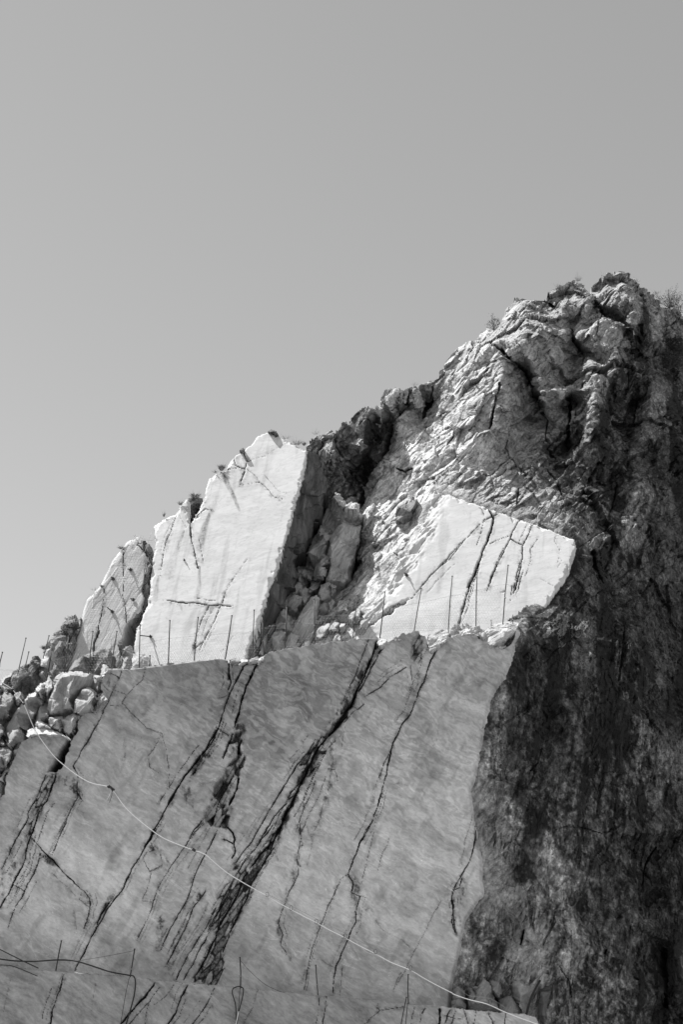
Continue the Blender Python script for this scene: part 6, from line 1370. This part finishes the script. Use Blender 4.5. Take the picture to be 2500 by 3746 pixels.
tuft(B((545, 575))[0], lambda u, v: BUTT(u, v) + .2, 110, .2, .14, 'dense grass at the top corner between buttress and gully', gt, 8, stalks=10)
tuft(A((770, 885))[0], SLABP, 70, .14, .2, 'dark weeds on the upper left edge of the netted slab', gt, 9, stalks=20)
tuft(A((652, 1135))[0], SLABP, 90, .2, .12, 'bushy dark tuft halfway down the netted slab edge', gt, 11, stalks=12, lean=(-.2, 0))
tuft(A((285, 1525))[0], lambda u, v: SLABP(u, v) - .6, 170, .2, .3, 'dark weeds on the shoulder of the rough outcrop', gt, 12, stalks=14)
tuft(A((855, 812))[0], SLABP, 20, .12, .2, 'wispy dry grass on the tip of the netted slab', gt, 13, MAT_STRAW, stalks=8)
tuft(A((600, 1150))[0], SLABP, 16, .12, .2, 'few dry stalks low on the netted slab edge', gt, 14, MAT_STRAW, stalks=8, lean=(-.5, 0))
hm = lambda u, v: float(mountain_depth(np.array([[float(u)]]), np.array([[float(v)]]))[0, 0])
tuft(C((900, 140))[0], hm, 60, .35, .3, 'dry grass on the middle summit of the peak', gt, 15, MAT_STRAW, stalks=24)
tuft(C((770, 185))[0], hm, 30, .3, .3, 'thin stalks left of the middle summit', gt, 16, MAT_STRAW, stalks=14)
tuft(C((1060, 110))[0], hm, 20, .2, .2, 'wisps of grass at the left of the highest summit', gt, 17, MAT_STRAW, stalks=8)
tuft(C((1270, 150))[0], hm, 60, .25, .25, 'pale grass on the right slope of the highest summit', gt, 18, MAT_STRAW, stalks=10)
tuft(C((1400, 225))[0], hm, 60, .3, .3, 'pale grass further down the right slope of the summit', gt, 19, MAT_STRAW, stalks=10)
tuft(B((620, 505))[0], hm, 30, .2, .3, 'sparse stalks on the small crag right of the buttress', gt, 20, MAT_STRAW, stalks=12)
tuft(B((1250, 195))[0], hm, 24, .2, .3, 'sparse stalks behind the square block on the ridge', gt, 21, MAT_STRAW, stalks=10)

def shrub(uv, host, size, label, group, seed, n=26, leaves=420, density=1.0, ls=.05, flat=.6):
    u, v = uv
    c = P(u, v, float(host(u, v)) - .05)
    r = random.Random(seed); root = empty('shrub', c)
    V = []; Q = []; T = []; tips = []
    def seg(a, b, r0, r1):
        k = len(V); d = b - a; d = d / (np.linalg.norm(d) + 1e-9)
        e = np.cross(d, [.3, 1, .2]); e /= np.linalg.norm(e) + 1e-9; f = np.cross(d, e)
        for p, rr in ((a, r0), (b, r1)):
            for s in range(4):
                w = s * math.pi / 2; V.append(p + rr * (math.cos(w) * e + math.sin(w) * f))
        for s in range(4): Q.append((k + s, k + (s + 1) % 4, k + 4 + (s + 1) % 4, k + 4 + s))
    for i in range(n):
        a = r.uniform(0, 2 * math.pi); el = r.uniform(.35, 1.45)
        d = np.array([math.cos(a) * math.cos(el), flat * math.sin(a) * math.cos(el), math.sin(el)])
        L_ = size * r.uniform(.5, 1.0); m = c + d * L_ * .55 + np.array([r.uniform(-.05, .05), 0, r.uniform(-.02, .06)]) * size
        e = m + (d + np.array([r.uniform(-.4, .4), r.uniform(-.3, .3), r.uniform(-.2, .3)])) * L_ * .45
        seg(c, m, .012 * size, .008 * size); seg(m, e, .008 * size, .004 * size); tips += [m, (m + e) / 2, e, e]
        for _ in range(2):
            g = e + np.array([r.uniform(-.2, .2), r.uniform(-.15, .15), r.uniform(-.05, .2)]) * size
            seg((m + e) / 2, g, .005 * size, .003 * size); tips.append(g)
    adopt(make_mesh('twigs', V, Q, None, MAT_TWIG, True), root)
    V, Q = [], []
    for i in range(leaves):
        p = r.choice(tips) + np.array([r.gauss(0, .07), r.gauss(0, .06), r.gauss(0, .07)]) * size
        a = np.array([r.gauss(0, 1), r.gauss(0, 1), r.gauss(0, 1)]); a /= np.linalg.norm(a); b = np.cross(a, [r.random(), r.random(), 1]); b /= np.linalg.norm(b) + 1e-9
        s = ls * r.uniform(.6, 1.3); k = len(V)
        V += [p - a * s, p + b * s * .45, p + a * s, p - b * s * .45]; Q.append((k, k + 1, k + 2, k + 3))
    lo = make_mesh('leaves', V, Q, None, MAT_LEAF, False); lo['kind'] = 'stuff'; adopt(lo, root)
    tag(root, label, 'shrub', group)
gs = 'shrubs growing on the peak'
shrub(C((362, 450))[0], hm, .75, 'small leafy shrub in the saddle left of the first summit', gs, 1, 18, 260, ls=.035)
shrub(C((1490, 318))[0], hm, 1.15, 'sparse twiggy shrub on the right skyline of the peak', gs, 2, 30, 420, ls=.035)
shrub(C((1540, 345))[0], hm, .9, 'second twiggy shrub at the frame edge on the right skyline', gs, 3, 24, 300, ls=.035)
shrub(C((1520, 640))[0], lambda u, v: hm(u, v) - .2, 1.2, 'dark dense shrub in the shaded hollow below the right skyline', gs, 4, 40, 1800, ls=.06)
shrub(C((1480, 700))[0], lambda u, v: hm(u, v) - .2, .9, 'dark shrub hanging lower in the shaded hollow', gs, 5, 30, 1200, ls=.06)
shrub(C((1530, 1560))[0], lambda u, v: hm(u, v) - .2, 1.0, 'dark shrub at the frame edge beside the shaded crags', gs, 6, 36, 1400, ls=.055)
shrub(C((1545, 1680))[0], lambda u, v: hm(u, v) - .2, .9, 'dark shrub at the frame edge below the shaded crags', gs, 7, 30, 1200, ls=.055)
shrub(C((600, 930))[0], lambda u, v: hm(u, v) - .1, .35, 'little dark bush in the groove between the crags', gs, 8, 16, 260, ls=.03)
